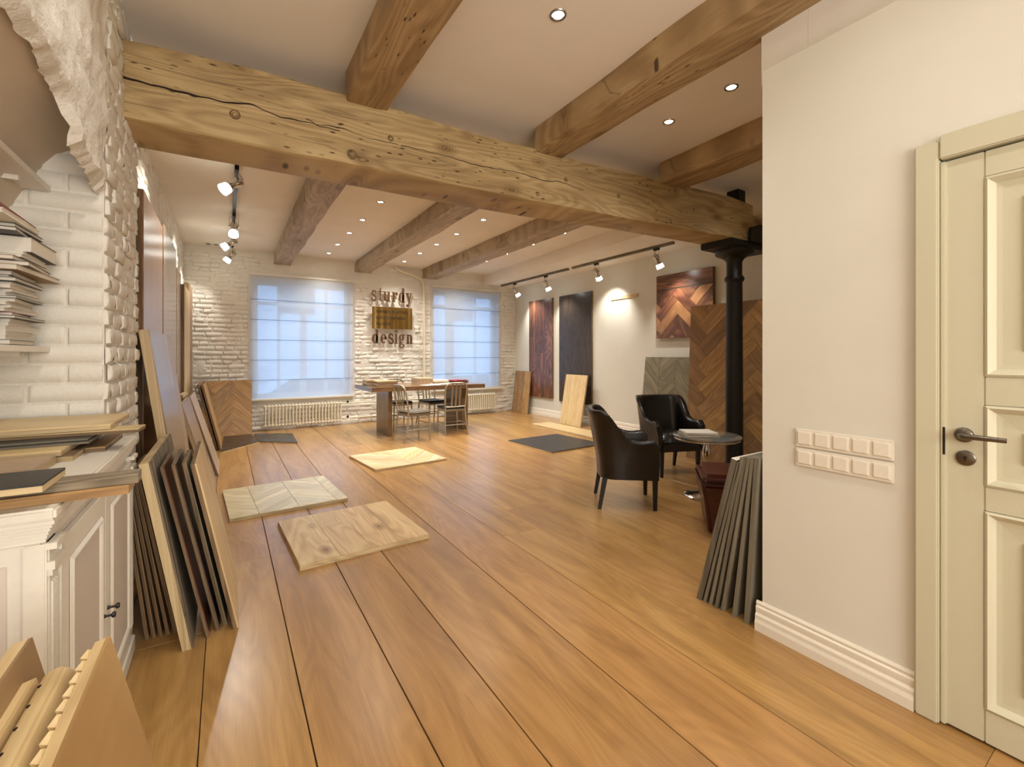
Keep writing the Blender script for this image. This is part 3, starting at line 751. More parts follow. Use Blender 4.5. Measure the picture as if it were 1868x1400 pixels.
downlight(2.943, 1.804, 'recessed ceiling spotlight nearest the white partition', e=.6)
downlight(2.96, 2.337, 'recessed ceiling spotlight between the long joist and the main beam', e=.7)
for x, y in ((1.52,.6),(1.52,-.8),(0,.9),(0,-.6),(0,2.0),(4.3,2.2)): downlight(x, y, 'recessed ceiling spotlight added to light the near end of the room, outside the view', e=.45)  # unseen spotlights added to brighten the near part of the room
def track_spot(x, y, z, aim, label, e=1.0, grp=None):
    r = thing('track_spotlight', label, 'spotlight', (x, y, z), grp)
    a = Vector(aim).normalized(); up = Vector((0,0,1)); s = a.cross(up).normalized()
    T = lambda *p: Vector((x, y, z))+Vector(p)
    MB().box(x-.018, x+.018, y-.05, y+.05, z-.035, z).build('adapter', 'black', r, bev=.004)
    piv = Vector((x, y, z-.15)); hd = a
    for sg in (-1, 1):
        MB().tube([T(0,0,-.03)+s*.02*sg, T(0,0,-.04)+s*.05*sg, T(0,0,-.06)+s*.052*sg, piv+s*.052*sg], .0035, 6).build('yoke', 'chrome', r)
        MB().lathe([(0,0),(.008,0),(.008,.018),(0,.018)], piv+s*.042*sg, 10, axis=s*sg).build('knob', 'chrome', r)
    c = piv-hd*.01
    prof = [(0,-.052),(.02,-.049),(.036,-.038),(.045,-.02),(.047,0),(.045,.018),(.036,.036),(.033,.05),(.033,.075),(.040,.082),(.046,.085),(.046,.105),(.03,.106)]
    MB().lathe(prof, c, 20, axis=hd).build('body', 'chrome', r)
    MB().lathe([(.044,.104),(.050,.112),(.055,.15),(.056,.17),(.050,.165),(.0,.155)], c, 20, axis=hd).build('glass_shade', 'shade', r)
    MB().tube([piv-hd*.045, piv-hd*.07+up*.01, T(0,0,-.08)-hd*.03, T(0,0,-.035)], .003, 6).build('cable', 'black', r)
    spot(r, c+hd*.2-Vector((x, y, z)), hd, E_TRACK*e, 95, .8, TRACKC, .035)
GL = 'chrome spotlights on the left ceiling track'; GR = 'chrome spotlights on the right ceiling track'
tl = thing('light_track', 'black ceiling track on the left with four chrome spotlights', 'light track', (.09, 6.8, 3.17))
MB().box(.072, .108, 4.7, 8.95, 3.17, 3.2).build('rail', 'black', tl)
track_spot(.09, 5.12, 3.17, (-.72,-.25,-.62), 'chrome spotlight nearest the main beam on the left track, tilted left', grp=GL)
track_spot(.09, 6.85, 3.17, (-.05,-.5,-.85), 'chrome spotlight second from the main beam on the left track, head straight down', grp=GL)
track_spot(.09, 7.85, 3.17, (-.72,-.15,-.55), 'chrome spotlight third from the main beam on the left track, tilted left', grp=GL)
track_spot(.09, 8.75, 3.17, (-.5,0,-.75), 'chrome spotlight furthest back on the left track by the brick wall', grp=GL)
tr = thing('light_track', 'grey ceiling track on the right soffit, rear length with two spotlights', 'light track', (5.42, 7.7, 2.95))
MB().box(5.39, 5.45, 6.55, 8.95, 2.945, 2.98).build('rail', 'grey_board', tr)
tr = thing('light_track', 'grey ceiling track on the right soffit, front length near the main beam', 'light track', (5.42, 5.2, 2.95))
MB().box(5.39, 5.45, 4.2, 6.42, 2.945, 2.98).build('rail', 'grey_board', tr)
track_spot(5.42, 8.40, 2.945, (.60,-.1,-.8), 'chrome spotlight furthest back on the right track', grp=GR)
track_spot(5.42, 7.25, 2.945, (.45,-.05,-.85), 'chrome spotlight above the gap between the reddish and dark wall panels', grp=GR)
track_spot(5.42, 5.79, 2.945, (.55,.1,-.8), 'chrome spotlight above the small wooden strip', grp=GR)
track_spot(5.42, 4.50, 2.945, (.45,-.1,-.85), 'chrome spotlight on the right track nearest the main beam, by the patterned panel', grp=GR)
vt = thing('ceiling_vent', 'small oval ceiling fitting with two dark holes near the back left corner', 'vent', (-.19, 8.93, 3.2))
MB().lathe([(.0,-.02),(.05,-.02),(.10,-.014),(.13,0)], (-.19, 8.93, 3.2), 28).build('plate', 'trim', vt)
for s in (-1, 1): MB().lathe([(0,-.001),(.035,-.001),(.038,.004)], (-.19+.05*s, 8.93, 3.178), 14).build('hole', 'black', vt)

# ================================================================== BACK WALL FITTINGS
def radiator(x0, x1, z0, z1, label):
    r = thing('radiator', label, 'radiator', ((x0+x1)/2, 9.08, z0), 'column radiators under the windows')
    n = round((x1-x0)/.056)
    for i in range(n):
        x = x0+(i+.5)*(x1-x0)/n
        m = MB(); 
        for y in (9.035, 9.095): m.tube([(x,y,z0+.03),(x,y,z1-.03)], .0125, 8)
        m.tube([(x,9.03,z0+.03),(x,9.065,z0+.012),(x,9.10,z0+.03)], .018, 8); m.tube([(x,9.03,z1-.03),(x,9.065,z1-.012),(x,9.10,z1-.03)], .018, 8)
        m.build('column', 'radiator', r)
    for z in (z0+.03, z1-.03): MB().tube([(x0,9.065,z),(x1,9.065,z)], .016, 8).build('header', 'radiator', r)
    for x in (x0+.15, x1-.15): MB().box(x-.012, x+.012, 9.10, 9.168, z0+.1, z0+.13).build('bracket', 'radiator', r)
radiator(.56, 1.89, .07, .455, 'long cream column radiator under the left window')
radiator(4.20, 5.31, .09, .47, 'shorter cream column radiator under the right window, partly behind the table')
pp = thing('heating_pipe', 'white heating pipe running down the wall between sign and right window', 'pipe', (3.5, 9.15, 0))
MB().tube([(2.95,9.14,3.19),(3.0,9.13,3.13),(3.1,9.13,3.09),(3.40,9.13,3.02),(3.50,9.13,2.98),(3.56,9.13,2.90),(3.575,9.13,2.7),(3.585,9.13,.10)], .024, 10).build('riser', 'radiator', pp)
for z in (.42, .13):
    MB().tube([(1.89,9.1,z),(3.2,9.11,z-.0),(4.20,9.1,z)], .012, 8).build('branch_pipe', 'radiator', pp)
    MB().lathe([(0,0),(.02,0),(.024,.01),(.012,.035),(0,.036)], (2.0,9.09,z+.01), 12, axis=(0,-.2,1)).build('valve', 'black', pp)

# ---- sign: serif letters built from strokes
sign = thing('wall_sign', 'brass sign reading sturdy design with a text plate between the two words', 'sign', (2.9, 9.13, 1.5))
def arcpts(cx, cz, rx, rz, a0, a1, n=16): return [(cx+rx*math.cos(math.radians(a0+(a1-a0)*i/n)), cz+rz*math.sin(math.radians(a0+(a1-a0)*i/n))) for i in range(n+1)]
def stroke(m, pts, ws, T):
    """flat variable-width stroke, polygonal, extruded T; coordinates in x-height units"""
    L = []; R = []
    for i, p in enumerate(pts):
        a = Vector(pts[max(i-1,0)]); b = Vector(pts[min(i+1,len(pts)-1)]); t = (b-a).normalized(); nn = Vector((-t.y, t.x)); w = ws[i]/2 if isinstance(ws, list) else ws/2
        q = Vector(p); L.append(q+nn*w); R.append(q-nn*w)
    for i in range(len(pts)-1): m.prism([T(*L[i]), T(*L[i+1]), T(*R[i+1]), T(*R[i])], (0,-.018,0))
def ringw(n, thick, thin, a0, a1):
    out = []
    for i in range(n+1):
        a = math.radians(a0+(a1-a0)*i/n); out.append(thin+(thick-thin)*abs(math.cos(a))**1.3)
    return out
def glyph(ch, x, z, s, w):
    """x left, z baseline, s = x-height, w = width"""
    m = MB(); T = lambda a, b: Vector((x+a*w, 9.145, z+b*s)); K = .30; k = .09
    def R(a, b, c, d): m.prism([T(a,c), T(b,c), T(b,d), T(a,d)], (0,-.018,0))
    def ring(cx, cz, rx, rz, a0=0, a1=360, tk=K, tn=k, n=26):
        for i in range(n):
            A0 = math.radians(a0+(a1-a0)*i/n); A1 = math.radians(a0+(a1-a0)*(i+1)/n)
            def pr(A, f):
                h = (tk*abs(math.cos(A))); v = tn
                return T(cx+(rx-f*tk)*math.cos(A), cz+(rz-f*tn)*math.sin(A))
            m.prism([pr(A0,0), pr(A1,0), pr(A1,1), pr(A0,1)], (0,-.018,0))
    if ch in 'ec':
        ring(.5,.5,.48,.5,0,310); R(.08,.96,.45,.53); ring(.5,.5,.48,.5,0,20)
    if ch == 'd':
        ring(.42,.5,.42,.5); R(.56,.86,0,1.45); R(.42,.6,1.38,1.45); R(.8,1.0,0,.08)
    if ch == 's':
        pts = [(.88,.80)]+arcpts(.5,.74,.33,.24,30,200,10)+arcpts(.5,.27,.36,.25,60,-150,12)+[(.12,.22)]
        n = len(pts); stroke(m, pts, [.10+.16*math.sin(PI*i/(n-1)) for i in range(n)], lambda a, b: T(a, b)); R(.80,.88,.66,1.0); R(.10,.18,0,.34)
    if ch == 't': R(.28,.66,.14,1.0); R(.38,.66,1.0,1.32); R(.0,.98,.92,1.0); ring(.74,.2,.46,.2,180,330,.3,.09,10)
    if ch == 'u': R(.14,.40,.16,1.0); R(.0,.2,.92,1.0); R(.66,.92,0,1.0); R(.52,.7,.92,1.0); R(.9,1.04,0,.08); ring(.46,.22,.32,.22,180,350,.26,.09,12)
    if ch == 'r': R(.14,.46,.05,1.0); R(.0,.2,.92,1.0); R(.0,.62,0,.08); ring(.74,.70,.30,.30,60,180,.12,.1,8); ring(.80,.80,.17,.15,0,360,.14,.13,12)
    if ch == 'y':
        m.prism([T(.08,.97), T(.40,.97), T(.62,.0), T(.52,-.08)], (0,-.018,0)); m.prism([T(.74,.97), T(.84,.97), T(.46,-.34), T(.36,-.30)], (0,-.018,0))
        R(.0,.48,.92,1.0); R(.62,1.0,.92,1.0); ring(.22,-.28,.17,.13,0,360,.16,.12,12); ring(.30,-.26,.2,.17,260,350,.1,.1,6)
    if ch == 'i': R(.30,.72,.05,1.0); R(.08,.4,.92,1.0); R(.08,.95,0,.08); ring(.5,1.30,.26,.14,0,360,.25,.13,14)
    if ch == 'n': R(.14,.42,.05,1.0); R(.0,.2,.92,1.0); R(.0,.54,0,.08); R(.64,.92,.05,.75); R(.54,1.04,0,.08); ring(.60,.72,.32,.28,0,150,.26,.1,12)
    if ch == 'g':
        ring(.42,.66,.38,.34,0,360,.24,.09); ring(.46,-.22,.44,.22,0,360,.20,.09); m.prism([T(.12,.32), T(.28,.36), T(.3,.06), T(.14,.02)], (0,-.018,0)); ring(.45,.02,.40,.16,60,200,.2,.1,10); R(.72,1.0,.88,1.0)
    return m
for word, zb, s, xs in (('sturdy', 2.445, .205, [(2.468,.10),(2.60,.09),(2.70,.15),(2.885,.125),(3.025,.14),(3.175,.145)]),
                        ('design', 1.585, .195, [(2.48,.14),(2.65,.125),(2.805,.12),(2.935,.075),(3.03,.135),(3.185,.14)])):
    for ch, (x, w) in zip(word, xs): glyph(ch, x, zb, s, w).build('letter', 'bronze', sign, label='polished bronze letter '+ch)
n = 24; P = []
for i in range(n+1):
    x = 2.475+.835*i/n
    for j in range(2): P.append((x, 9.112-.012*math.sin(PI*i/n)+.0028*math.sin(i*1.7), 1.885+.445*j))
pl = MB().grid(P, n, 1).build('plate', 'brass', sign, label='slightly bowed polished brass plate')
for k, t in enumerate(('HANDCRAFTED', 'SOLID WOOD', 'FLOOR')):
    cu = bpy.data.curves.new('plate_text', 'FONT'); cu.body = t; cu.size = .082; cu.space_character = 1.15; cu.extrude = .002
    to = bpy.data.objects.new('tmp', cu); COL.objects.link(to)
    bpy.context.view_layer.update(); me = bpy.data.meshes.new_from_object(to.evaluated_get(bpy.context.evaluated_depsgraph_get()))
    bpy.data.objects.remove(to); me.materials.clear(); me.materials.append(M['engrave'])
    o = bpy.data.objects.new('plate_text', me); COL.objects.link(o); o.parent = pl; me.transform(Matrix.Rotation(PI/2, 4, 'X'))
    o.location = Vector((2.555, 9.0935, 2.205-k*.125))-WL[pl.name]

# ================================================================== TABLE, CHAIRS
tb = thing('long_table', 'long oak slab table on two panel legs in front of the windows', 'table', (3, 7.7, 0))
MB().box(1.95, 4.0, 7.2, 8.3, .755, .825).build('tabletop', 'table', tb, bev=.003)
MB().box(2.265, 2.33, 7.36, 8.06, 0, .755).build('leg', 'table', tb, grain=(0,0,1), bev=.002)
MB().box(3.61, 3.73, 7.36, 8.06, 0, .755).build('leg', 'table', tb, grain=(0,0,1), bev=.002)
def side_chair(loc, rz, label, cushion):
    r = thing('side_chair', label, 'chair', loc, 'aluminium slat-back chairs around the long table', rz=rz)
    # local: faces -y, back at +y
    w = .19
    for sx in (-1, 1):
        MB().tube([(sx*.185,-.185,.0),(sx*.178,-.18,.22),(sx*.17,-.175,.43)], [.010,.014,.016], 8).build('leg', 'alu', r)
        MB().tube([(sx*.205,.265,.0),(sx*.19,.215,.2),(sx*.178,.19,.43)], [.010,.014,.016], 8).build('leg', 'alu', r)
        MB().tube([(sx*.183,-.18,.19),(sx*.19,.215,.19)], .007, 6).build('stretcher', 'alu', r)
    MB().tube([(-.185,.0,.19),(.185,.0,.19)], .007, 6).build('stretcher', 'alu', r)
    MB().tube([(-.185,-.182,.27),(.185,-.182,.27)], .007, 6).build('stretcher', 'alu', r)
    MB().tube([(-.192,.222,.17),(.192,.222,.17)], .008, 6).build('stretcher', 'alu', r)
    MB().box(-.19,.19,-.195,.20,.395,.435).build('seat_frame', 'alu', r, bev=.008)
    MB().box(-.20,.20,-.21,.185,.436,.470).build('cushion', cushion, r, bev=.016, bseg=3)
    hoop = [(-.178,.19,.43),(-.19,.21,.60),(-.192,.24,.76),(-.18,.258,.83),(-.14,.268,.868),(-.08,.272,.878),(.08,.272,.878),(.14,.268,.868),(.18,.258,.83),(.192,.24,.76),(.19,.21,.60),(.178,.19,.43)]
    MB().tube(hoop, .0155, 8).build('back_frame', 'alu', r)
    MB().tube([(-.178,.196,.475),(0,.206,.47),(.178,.196,.475)], .011, 8).build('lower_rail', 'alu', r)
    for x in (-.07, 0, .07): MB().hexa([(x-.014,.200,.475),(x+.014,.200,.475),(x+.014,.207,.475),(x-.014,.207,.475)], [(x-.014,.268,.872),(x+.014,.268,.872),(x+.014,.275,.872),(x-.014,.275,.872)]).build('slat', 'alu', r)
    return r
side_chair((2.53,6.88,0), math.radians(98), 'aluminium chair with grey cushion, at the left front of the table, seen from its side', 'cushion_g')
side_chair((3.30,7.15,0), math.radians(176), 'aluminium chair with its slatted back to the viewer, at the right front of the table', 'cushion_b')
side_chair((2.80,8.42,0), math.radians(4), 'aluminium chair with black cushion behind the table, near the left leg', 'cushion_b')
side_chair((3.42,8.29,0), math.radians(10), 'aluminium chair with black cushion behind the table, between the two right chairs', 'cushion_b')
def block_stack(x0, x1, y0, y1, z, hs, mats, name, labels, cat, group, jit=.008):
    for k, h in enumerate(hs):
        dx, dy = random.uniform(-jit, jit), random.uniform(-jit, jit)
        MB().box(x0+dx, x1+dx, y0+dy, y1+dy, z, z+h-.001).build(name, mats[k % len(mats)], None, bev=.0015, bseg=1, label=labels[k], cat=cat, group=group); z += h
pos = ['bottom', 'second from the bottom', 'middle', 'second from the top', 'top']
block_stack(2.10, 2.44, 7.42, 7.68, .826, [.024,.024,.024,.022], ['oak_m','oak_pinkish','oak_m','ply'], 'wood_sample', [f'wood sample, {p} of the pile at the left end of the long table' for p in ('bottom','second from bottom','second from top','top')], 'sample', 'wood samples piled at the left end of the table')
block_stack(2.0, 2.30, 7.72, 8.0, .826, [.03,.03,.03], ['oak_grey','ply','oak_m'], 'wood_sample', [f'wood sample, {p} of the pile at the far left corner of the table' for p in ('bottom','middle','top')], 'sample', 'wood samples at the table corner')
block_stack(2.86, 3.16, 7.62, 7.92, .826, [.03,.028,.03,.025], ['oak_pinkish','oak_m','oak_pinkish','ply'], 'wood_sample', [f'wood sample, {p} of the tall pile in the middle of the table' for p in ('bottom','second from bottom','second from top','top')], 'sample', 'wood samples piled in the middle of the table')
block_stack(3.22, 3.52, 7.72, 8.0, .826, [.022,.02,.02], ['oak_l','oak_pale','paper'], 'wood_sample', [f'pale sample, {p} of the low pile right of the tall pile on the table' for p in ('bottom','middle','top')], 'sample', 'pale samples on the table')
pz = .826
for k, (x, y, a) in enumerate(((3.02,7.40,.2),(3.22,7.46,-.15),(3.44,7.5,.3))):
    c, s = math.cos(a), math.sin(a)
    MB().prism([(x+c*p-s*q, y+s*p+c*q, pz) for p, q in ((-.15,-.105),(.15,-.105),(.15,.105),(-.15,.105))], (0,0,.004)).build('paper_sheet', 'paper_w', None, label=['white paper lying left on the long table','white paper lying in the middle of the long table','white paper lying nearest the red folders'][k], cat='paper', group='papers on the long table'); pz += .0045
for k, (x, y, z, a, mt) in enumerate(((3.72,7.78,.827,.25,'paper_red'),(3.76,7.80,.845,-.1,'paper_grey'),(3.70,7.76,.863,.35,'paper_red'))):
    c, s = math.cos(a), math.sin(a)
    MB().prism([(x+c*p-s*q, y+s*p+c*q, z) for p, q in ((-.16,-.12),(.16,-.12),(.16,.12),(-.16,.12))], (0,0,.016)).build('folder', mt, None, label=['red folder at the bottom of the pile on the right of the table','grey folder between two red ones on the table','red folder on top of the pile on the right of the table'][k], cat='folder')

# ================================================================== ARMCHAIRS
def armchair(loc, rz, label):
    r = thing('armchair', label, 'armchair', loc, 'dark leather armchairs by the glass table', rz=rz)
    # local: faces -y
    hw, fy, by = .27, -.25, .24; rc = .13
    path = []
    for i in range(9): path.append((-hw, fy+(by-rc-fy)*i/8, (-1,0)))
    for i in range(1, 8):
        a = PI-(PI/2)*i/8; path.append((-hw+rc+rc*math.cos(a), by-rc+rc*math.sin(a), (math.cos(a), math.sin(a))))
    for i in range(9): path.append((-hw+rc+(2*hw-2*rc)*i/8, by+.012*math.sin(PI*i/8), (0,1)))
    for i in range(1, 8):
        a = PI/2-(PI/2)*i/8; path.append((hw-rc+rc*math.cos(a), by-rc+rc*math.sin(a), (math.cos(a), math.sin(a))))
    for i in range(9): path.append((hw, by-rc+(fy-by+rc)*i/8, (1,0)))
    def height(y):
        t = (y-fy)/(by-fy)
        if t < .12: return .57+.05*math.sin(PI/2*t/.12)
        if t < .48: return .62-.015*math.sin(PI*(t-.12)/.36)
        if t < .88: q = (t-.48)/.40; return .62+.245*(q*q*(3-2*q))
        return .865
    P = []; cs = 13
    topline = []
    for (x, y, (nx, ny)) in path:
        h = height(y); bk = max(0, min(1, (y-fy)/(by-fy)))
        # cross-section from outer bottom up, over the roll, down the inside
        sec = [(0,.27),(.004,.34),(.008,.45),(.012,h-.08),(.022,h-.03),(.024,h-.012),(.014,h),(-.012,h+.002),(-.034,h-.006),(-.046,h-.03),(-.050,h-.08),(-.050,.47),(-.048,.40)]
        for o, z in sec:
            lean = .16*max(0, z-.42)*(bk**2)   # back reclines outwards
            fl = .05*max(0, z-.4)
            P.append((x+nx*(o+fl), y+ny*(o+fl*.5)+lean, z))
        topline.append(P[-7])
    m = MB(); m.grid(P, len(path)-1, cs-1)
    n = len(path)
    for e in (0, n-1): m.add([P[e*cs+k] for k in range(cs)], [tuple(range(cs))], 0, False)
    m.build('shell', 'leather', r)
    MB().box(-.235,.235,-.26,.20,.28,.385).build('seat_base', 'leather', r, bev=.012, bseg=2)
    m = MB(); Pp = []; nn = 10
    for i in range(nn+1):
        for j in range(nn+1):
            a, b = i/nn*2-1, j/nn*2-1; d = (1-abs(a)**4)*(1-abs(b)**4)
            Pp.append((a*.222, -.045+b*.225, .395+.075*d**.5+.012*d))
    m.grid(Pp, nn, nn); m.build('seat_cushion', 'leather', r)
    MB().box(-.222,.222,-.27,.18,.385,.40).build('cushion_welt', 'leather', r, bev=.006)
    for sx, sy, dy in ((-1,-1,0),(1,-1,0),(-1,1,.05),(1,1,.05)):
        x, y = sx*.225, (-.225 if sy < 0 else .20)
        a, b = .022, .015
        MB().hexa([(x-b, y-b+dy, 0),(x+b, y-b+dy, 0),(x+b, y+b+dy, 0),(x-b, y+b+dy, 0)], [(x-a,y-a,.285),(x+a,y-a,.285),(x+a,y+a,.285),(x-a,y+a,.285)]).build('leg', 'black', r, bev=.003, label='tapered black wooden leg')
    # nailhead trim along the outer arm edge
    m = MB()
    for k in range(0, len(topline)):
        p = Vector(topline[k]); m.lathe([(0,-.004),(.004,0),(0,.004)], p, 6)
    m.build('nailhead_trim', 'ply_dark', r, kind='stuff')
    return r
armchair((3.10,2.935,0), math.radians(51.5), 'dark leather armchair seen from behind its side, nearest the viewer')
armchair((4.33,3.42,0), math.radians(-20), 'dark leather armchair facing the viewer, in front of the grey chevron panel')
# ---- glass table
gx, gy = 3.88, 2.63
gt = thing('glass_table', 'small round glass table on a turned chrome pedestal between armchairs', 'table', (gx, gy, 0))
MB().lathe([(0,.572),(.30,.572),(.308,.577),(.308,.584),(.30,.588),(0,.588)], (gx,gy,0), 56).build('glass_top', 'glass', gt)
MB().tube([(gx+.288*math.cos(a), gy+.288*math.sin(a), .553) for a in [2*PI*i/48 for i in range(48)]], .009, 8, closed=True).build('rim', 'chrome', gt)
MB().tube([(gx+.285*math.cos(a), gy+.285*math.sin(a), .568) for a in [2*PI*i/48 for i in range(48)]], .004, 8, closed=True).build('rim', 'chrome', gt)
for a in (0, PI/2, PI, 3*PI/2): MB().tube([(gx,gy,.545),(gx+.285*math.cos(a+.6), gy+.285*math.sin(a+.6), .553)], .007, 6).build('arm', 'chrome', gt)
MB().lathe([(.05,.55),(.05,.54),(.022,.535),(.02,.50),(.034,.46),(.040,.42),(.036,.38),(.022,.34),(.018,.32),(.030,.312),(.030,.30),(.018,.292),(.034,.28),(.038,.26),(.026,.245),(.02,.20),(.026,.12),(.04,.06),(.05,.045),(.05,.035)], (gx,gy,0), 28).build('pedestal', 'chrome', gt)
MB().lathe([(.05,.045),(.10,.035),(.17,.024),(.20,.014),(.205,.006),(.20,0)], (gx,gy,0), 40).build('base', 'chrome', gt)
bk = [(.0,.016,'paper_tan','pale yellowish book at the bottom of the pile on the glass table',.24,.30,.02),(.0,.012,'paper_w','white book in the middle of the pile on the glass table',.235,.29,-.04),(.0,.008,'paper_w','white brochure on top of the pile on the glass table',.22,.28,.03)]
z = .589; a0 = math.radians(-35)
for k, (_, h, mt, lab, w, d, da) in enumerate(bk):
    c, s = math.cos(a0+da), math.sin(a0+da); cx, cy = gx-.085, gy+.03
    b = thing('book', lab, 'book', (cx, cy, z), 'books on the glass table')
    MB().prism([(cx+c*p-s*q, cy+s*p+c*q, z+.001) for p, q in ((-d/2,-w/2),(d/2,-w/2),(d/2,w/2),(-d/2,w/2))], (0,0,h-.002)).build('pages', 'paper', b)
    MB().prism([(cx+c*p-s*q, cy+s*p+c*q, z+h-.0015) for p, q in ((-d/2-.002,-w/2-.002),(d/2+.002,-w/2-.002),(d/2+.002,w/2+.002),(-d/2-.002,w/2+.002))], (0,0,.0012)).build('cover', mt, b)
    z += h+.0005
# ---- ottoman
ot = thing('ottoman', 'brown leather stool with rounded top, half hidden by grey boards', 'stool', (3.24, 2.0, 0))
uo = Vector((.66,-.75,0)).normalized(); vo = Vector((.75,.66,0)).normalized(); o0 = Vector((3.01,2.05,0))
def otp(u, v, z): return o0+uo*u+vo*v+Vector((0,0,z))
m = MB()
secs = [(.0,.03),(.10,.018),(.25,-.002),(.36,-.022),(.385,-.026)]
V = []; F = []
for z, e in secs:
    V += [otp(e,e,z), otp(.48-e,e,z), otp(.48-e,.44-e,z), otp(e,.44-e,z)]
for k in range(len(secs)-1):
    for q in range(4): F.append((k*4+q, k*4+(q+1) % 4, (k+1)*4+(q+1) % 4, (k+1)*4+q))
F += [(0,1,2,3), (16,17,18,19)]
m.add(V, F); m.build('body', 'brownleather', ot, bev=.045, bseg=4)
m = MB(); m.hexa([otp(-.024,-.024,.388), otp(.504,-.024,.388), otp(.504,.464,.388), otp(-.024,.464,.388)], [otp(-.012,-.012,.462), otp(.492,-.012,.462), otp(.492,.452,.462), otp(-.012,.452,.462)])
m.build('cushion', 'brownleather', ot, bev=.03, bseg=4)
MB().tube([otp(-.026,-.026,.388), otp(.506,-.026,.388), otp(.506,.466,.388), otp(-.026,.466,.388)], .006, 6, closed=True).build('piping', 'brownleather', ot)
bx = thing('black_box', 'low black box on the floor behind the grey boards, beside the column', 'box', (4.93, 2.57, 0))
MB().box(4.80, 5.06, 2.48, 2.66, 0, .255).build('box_body', 'black', bx, bev=.01)
MB().box(4.83, 5.03, 2.50, 2.64, .256, .262).build('box_lid', 'rubber', bx, bev=.002)

# ================================================================== RIGHT WALL PANELS
def yz_frame(x, y0, z0): return Frame((x, y0, z0), (0,-1,0), (0,0,1))   # faces -x, u runs towards the camera
r = thing('wall_panel', 'tall glossy reddish walnut sample panel with a pale streak, hung on the right wall', 'panel', (5.93, 8.1, .41))
MI = ['walnut']
fr = yz_frame(5.91, 8.55, .41); fr = Frame((5.91,8.55,.41), (0,-1,0), (0,0,1))
pattern_panel(r, fr, .87, 2.17, .045, plank_pieces(.87, 2.17, 3, 'v', [.24,.34,.29], {0:[.62],1:[.45]}), ['walnut'], 'ply_dark')
for a, b, z0, z1 in ((8.555-.232,8.555-.222,1.1,2.56),):
    MB().box(5.9085, 5.9108, a, b, z0, z1).build('sapwood_streak', 'walnut_l', r, label='pale sapwood streak')
MB().prism([(5.9085,8.02,2.57),(5.9085,7.985,2.57),(5.9085,8.0,1.9),(5.9085,8.005,1.9)], (.0023,0,0)).build('sapwood_streak', 'walnut_l', r, label='pale sapwood streak')
r = thing('wall_panel', 'tall dark smoked oak sample panel hung on the right wall', 'panel', (5.93, 7, .38))
pattern_panel(r, Frame((5.91,7.44,.38), (0,-1,0), (0,0,1)), .99, 2.2, .04, plank_pieces(.99, 2.2, 3, 'v', [.34,.31,.34]), ['walnut_d'], 'ply_dark')
r = thing('wall_panel', 'square walnut parquet sample with diagonal basket pattern on the right wall', 'panel', (5.9, 4.4, 1.62))
fr = Frame((5.89,4.89,1.62), (0,-1,0), (0,0,1))
pc = [([(x, y) for x, y in pl], g) for pl, g in herring(.15, .45, 1.0, .76, off=(.30,.05))]
pattern_panel(r, fr, 1.0, 1.0, .05, pc, ['walnut','walnut','walnut_l','reddish','walnut','walnut'], 'ply_dark')
pattern = [([(0,.782),(1.0,.782),(1.0,1.0),(0,1.0)], (1,0))]
for pl_, g in pattern: MB().prism([fr.p(x, y, -.008) for x, y in pl_], fr.N*.008).build('stave', 'walnut', r, grain=fr.U)
MB().prism([fr.p(x, y, -.006) for x, y in ((0,.762),(1.0,.762),(1.0,.781),(0,.781))], fr.N*.004).build('inlay_strip', 'walnut_d', r, grain=fr.U)
r = thing('wooden_strip', 'narrow pale wooden strip fixed to the right wall above eye level', 'strip', (5.94, 5.65, 2.35))
MB().box(5.925, 5.95, 5.33, 5.96, 2.345, 2.405).build('bar', 'oak_l', r, bev=.002)
for y in (5.40, 5.89): MB().lathe([(0,0),(.008,0),(.007,.003),(0,.003)], (5.9255,y,2.375), 10, axis=(-1,0,0)).build('screw', 'steel', r)
def lean_right(name, label, xb, xt, y0, w, h, T, pieces, mats, core='ply'):
    """board leaning to +x; y0 = far end, width w towards the camera"""
    V = Vector((xt-xb, 0, math.sqrt(max(.01, h*h-(xt-xb)**2))))
    r = thing(name, label, 'panel', (xb, y0-w/2, 0))
    # keep the heel of the board on the floor
    fr = Frame((xb, y0, 0.001), (0,-1,0), V)
    pattern_panel(r, fr, w, h, T, pieces, mats, core); return r
lean_right('parquet_board', 'brown oak sample board leaning in the far right corner', 5.76, 5.87, 9.06, .62, .98, .035, plank_pieces(.62, .98, 3), ['oak_m','oak_h'])
lean_right('parquet_board', 'light oak sample board leaning against the dark wall panel', 5.57, 5.74, 7.0, .62, .98, .03, plank_pieces(.62, .98, 3), ['oak_l'])
lean_right('parquet_board', 'grey green chevron parquet board leaning behind the armchair', 5.62, 5.78, 5.02, 1.0, 1.325, .04, chevron(.10, .30, 1.0, 1.325), ['oak_grey'], 'ply_dark')
lean_right('parquet_board', 'huge brown herringbone parquet board standing behind the iron column', 5.14, 5.24, 3.78, 1.35, 2.0, .05, herring(.19, .93, 1.35, 2.0, off=(.78,.25)), ['oak_m','oak_h','oak_m'], 'ply_dark')
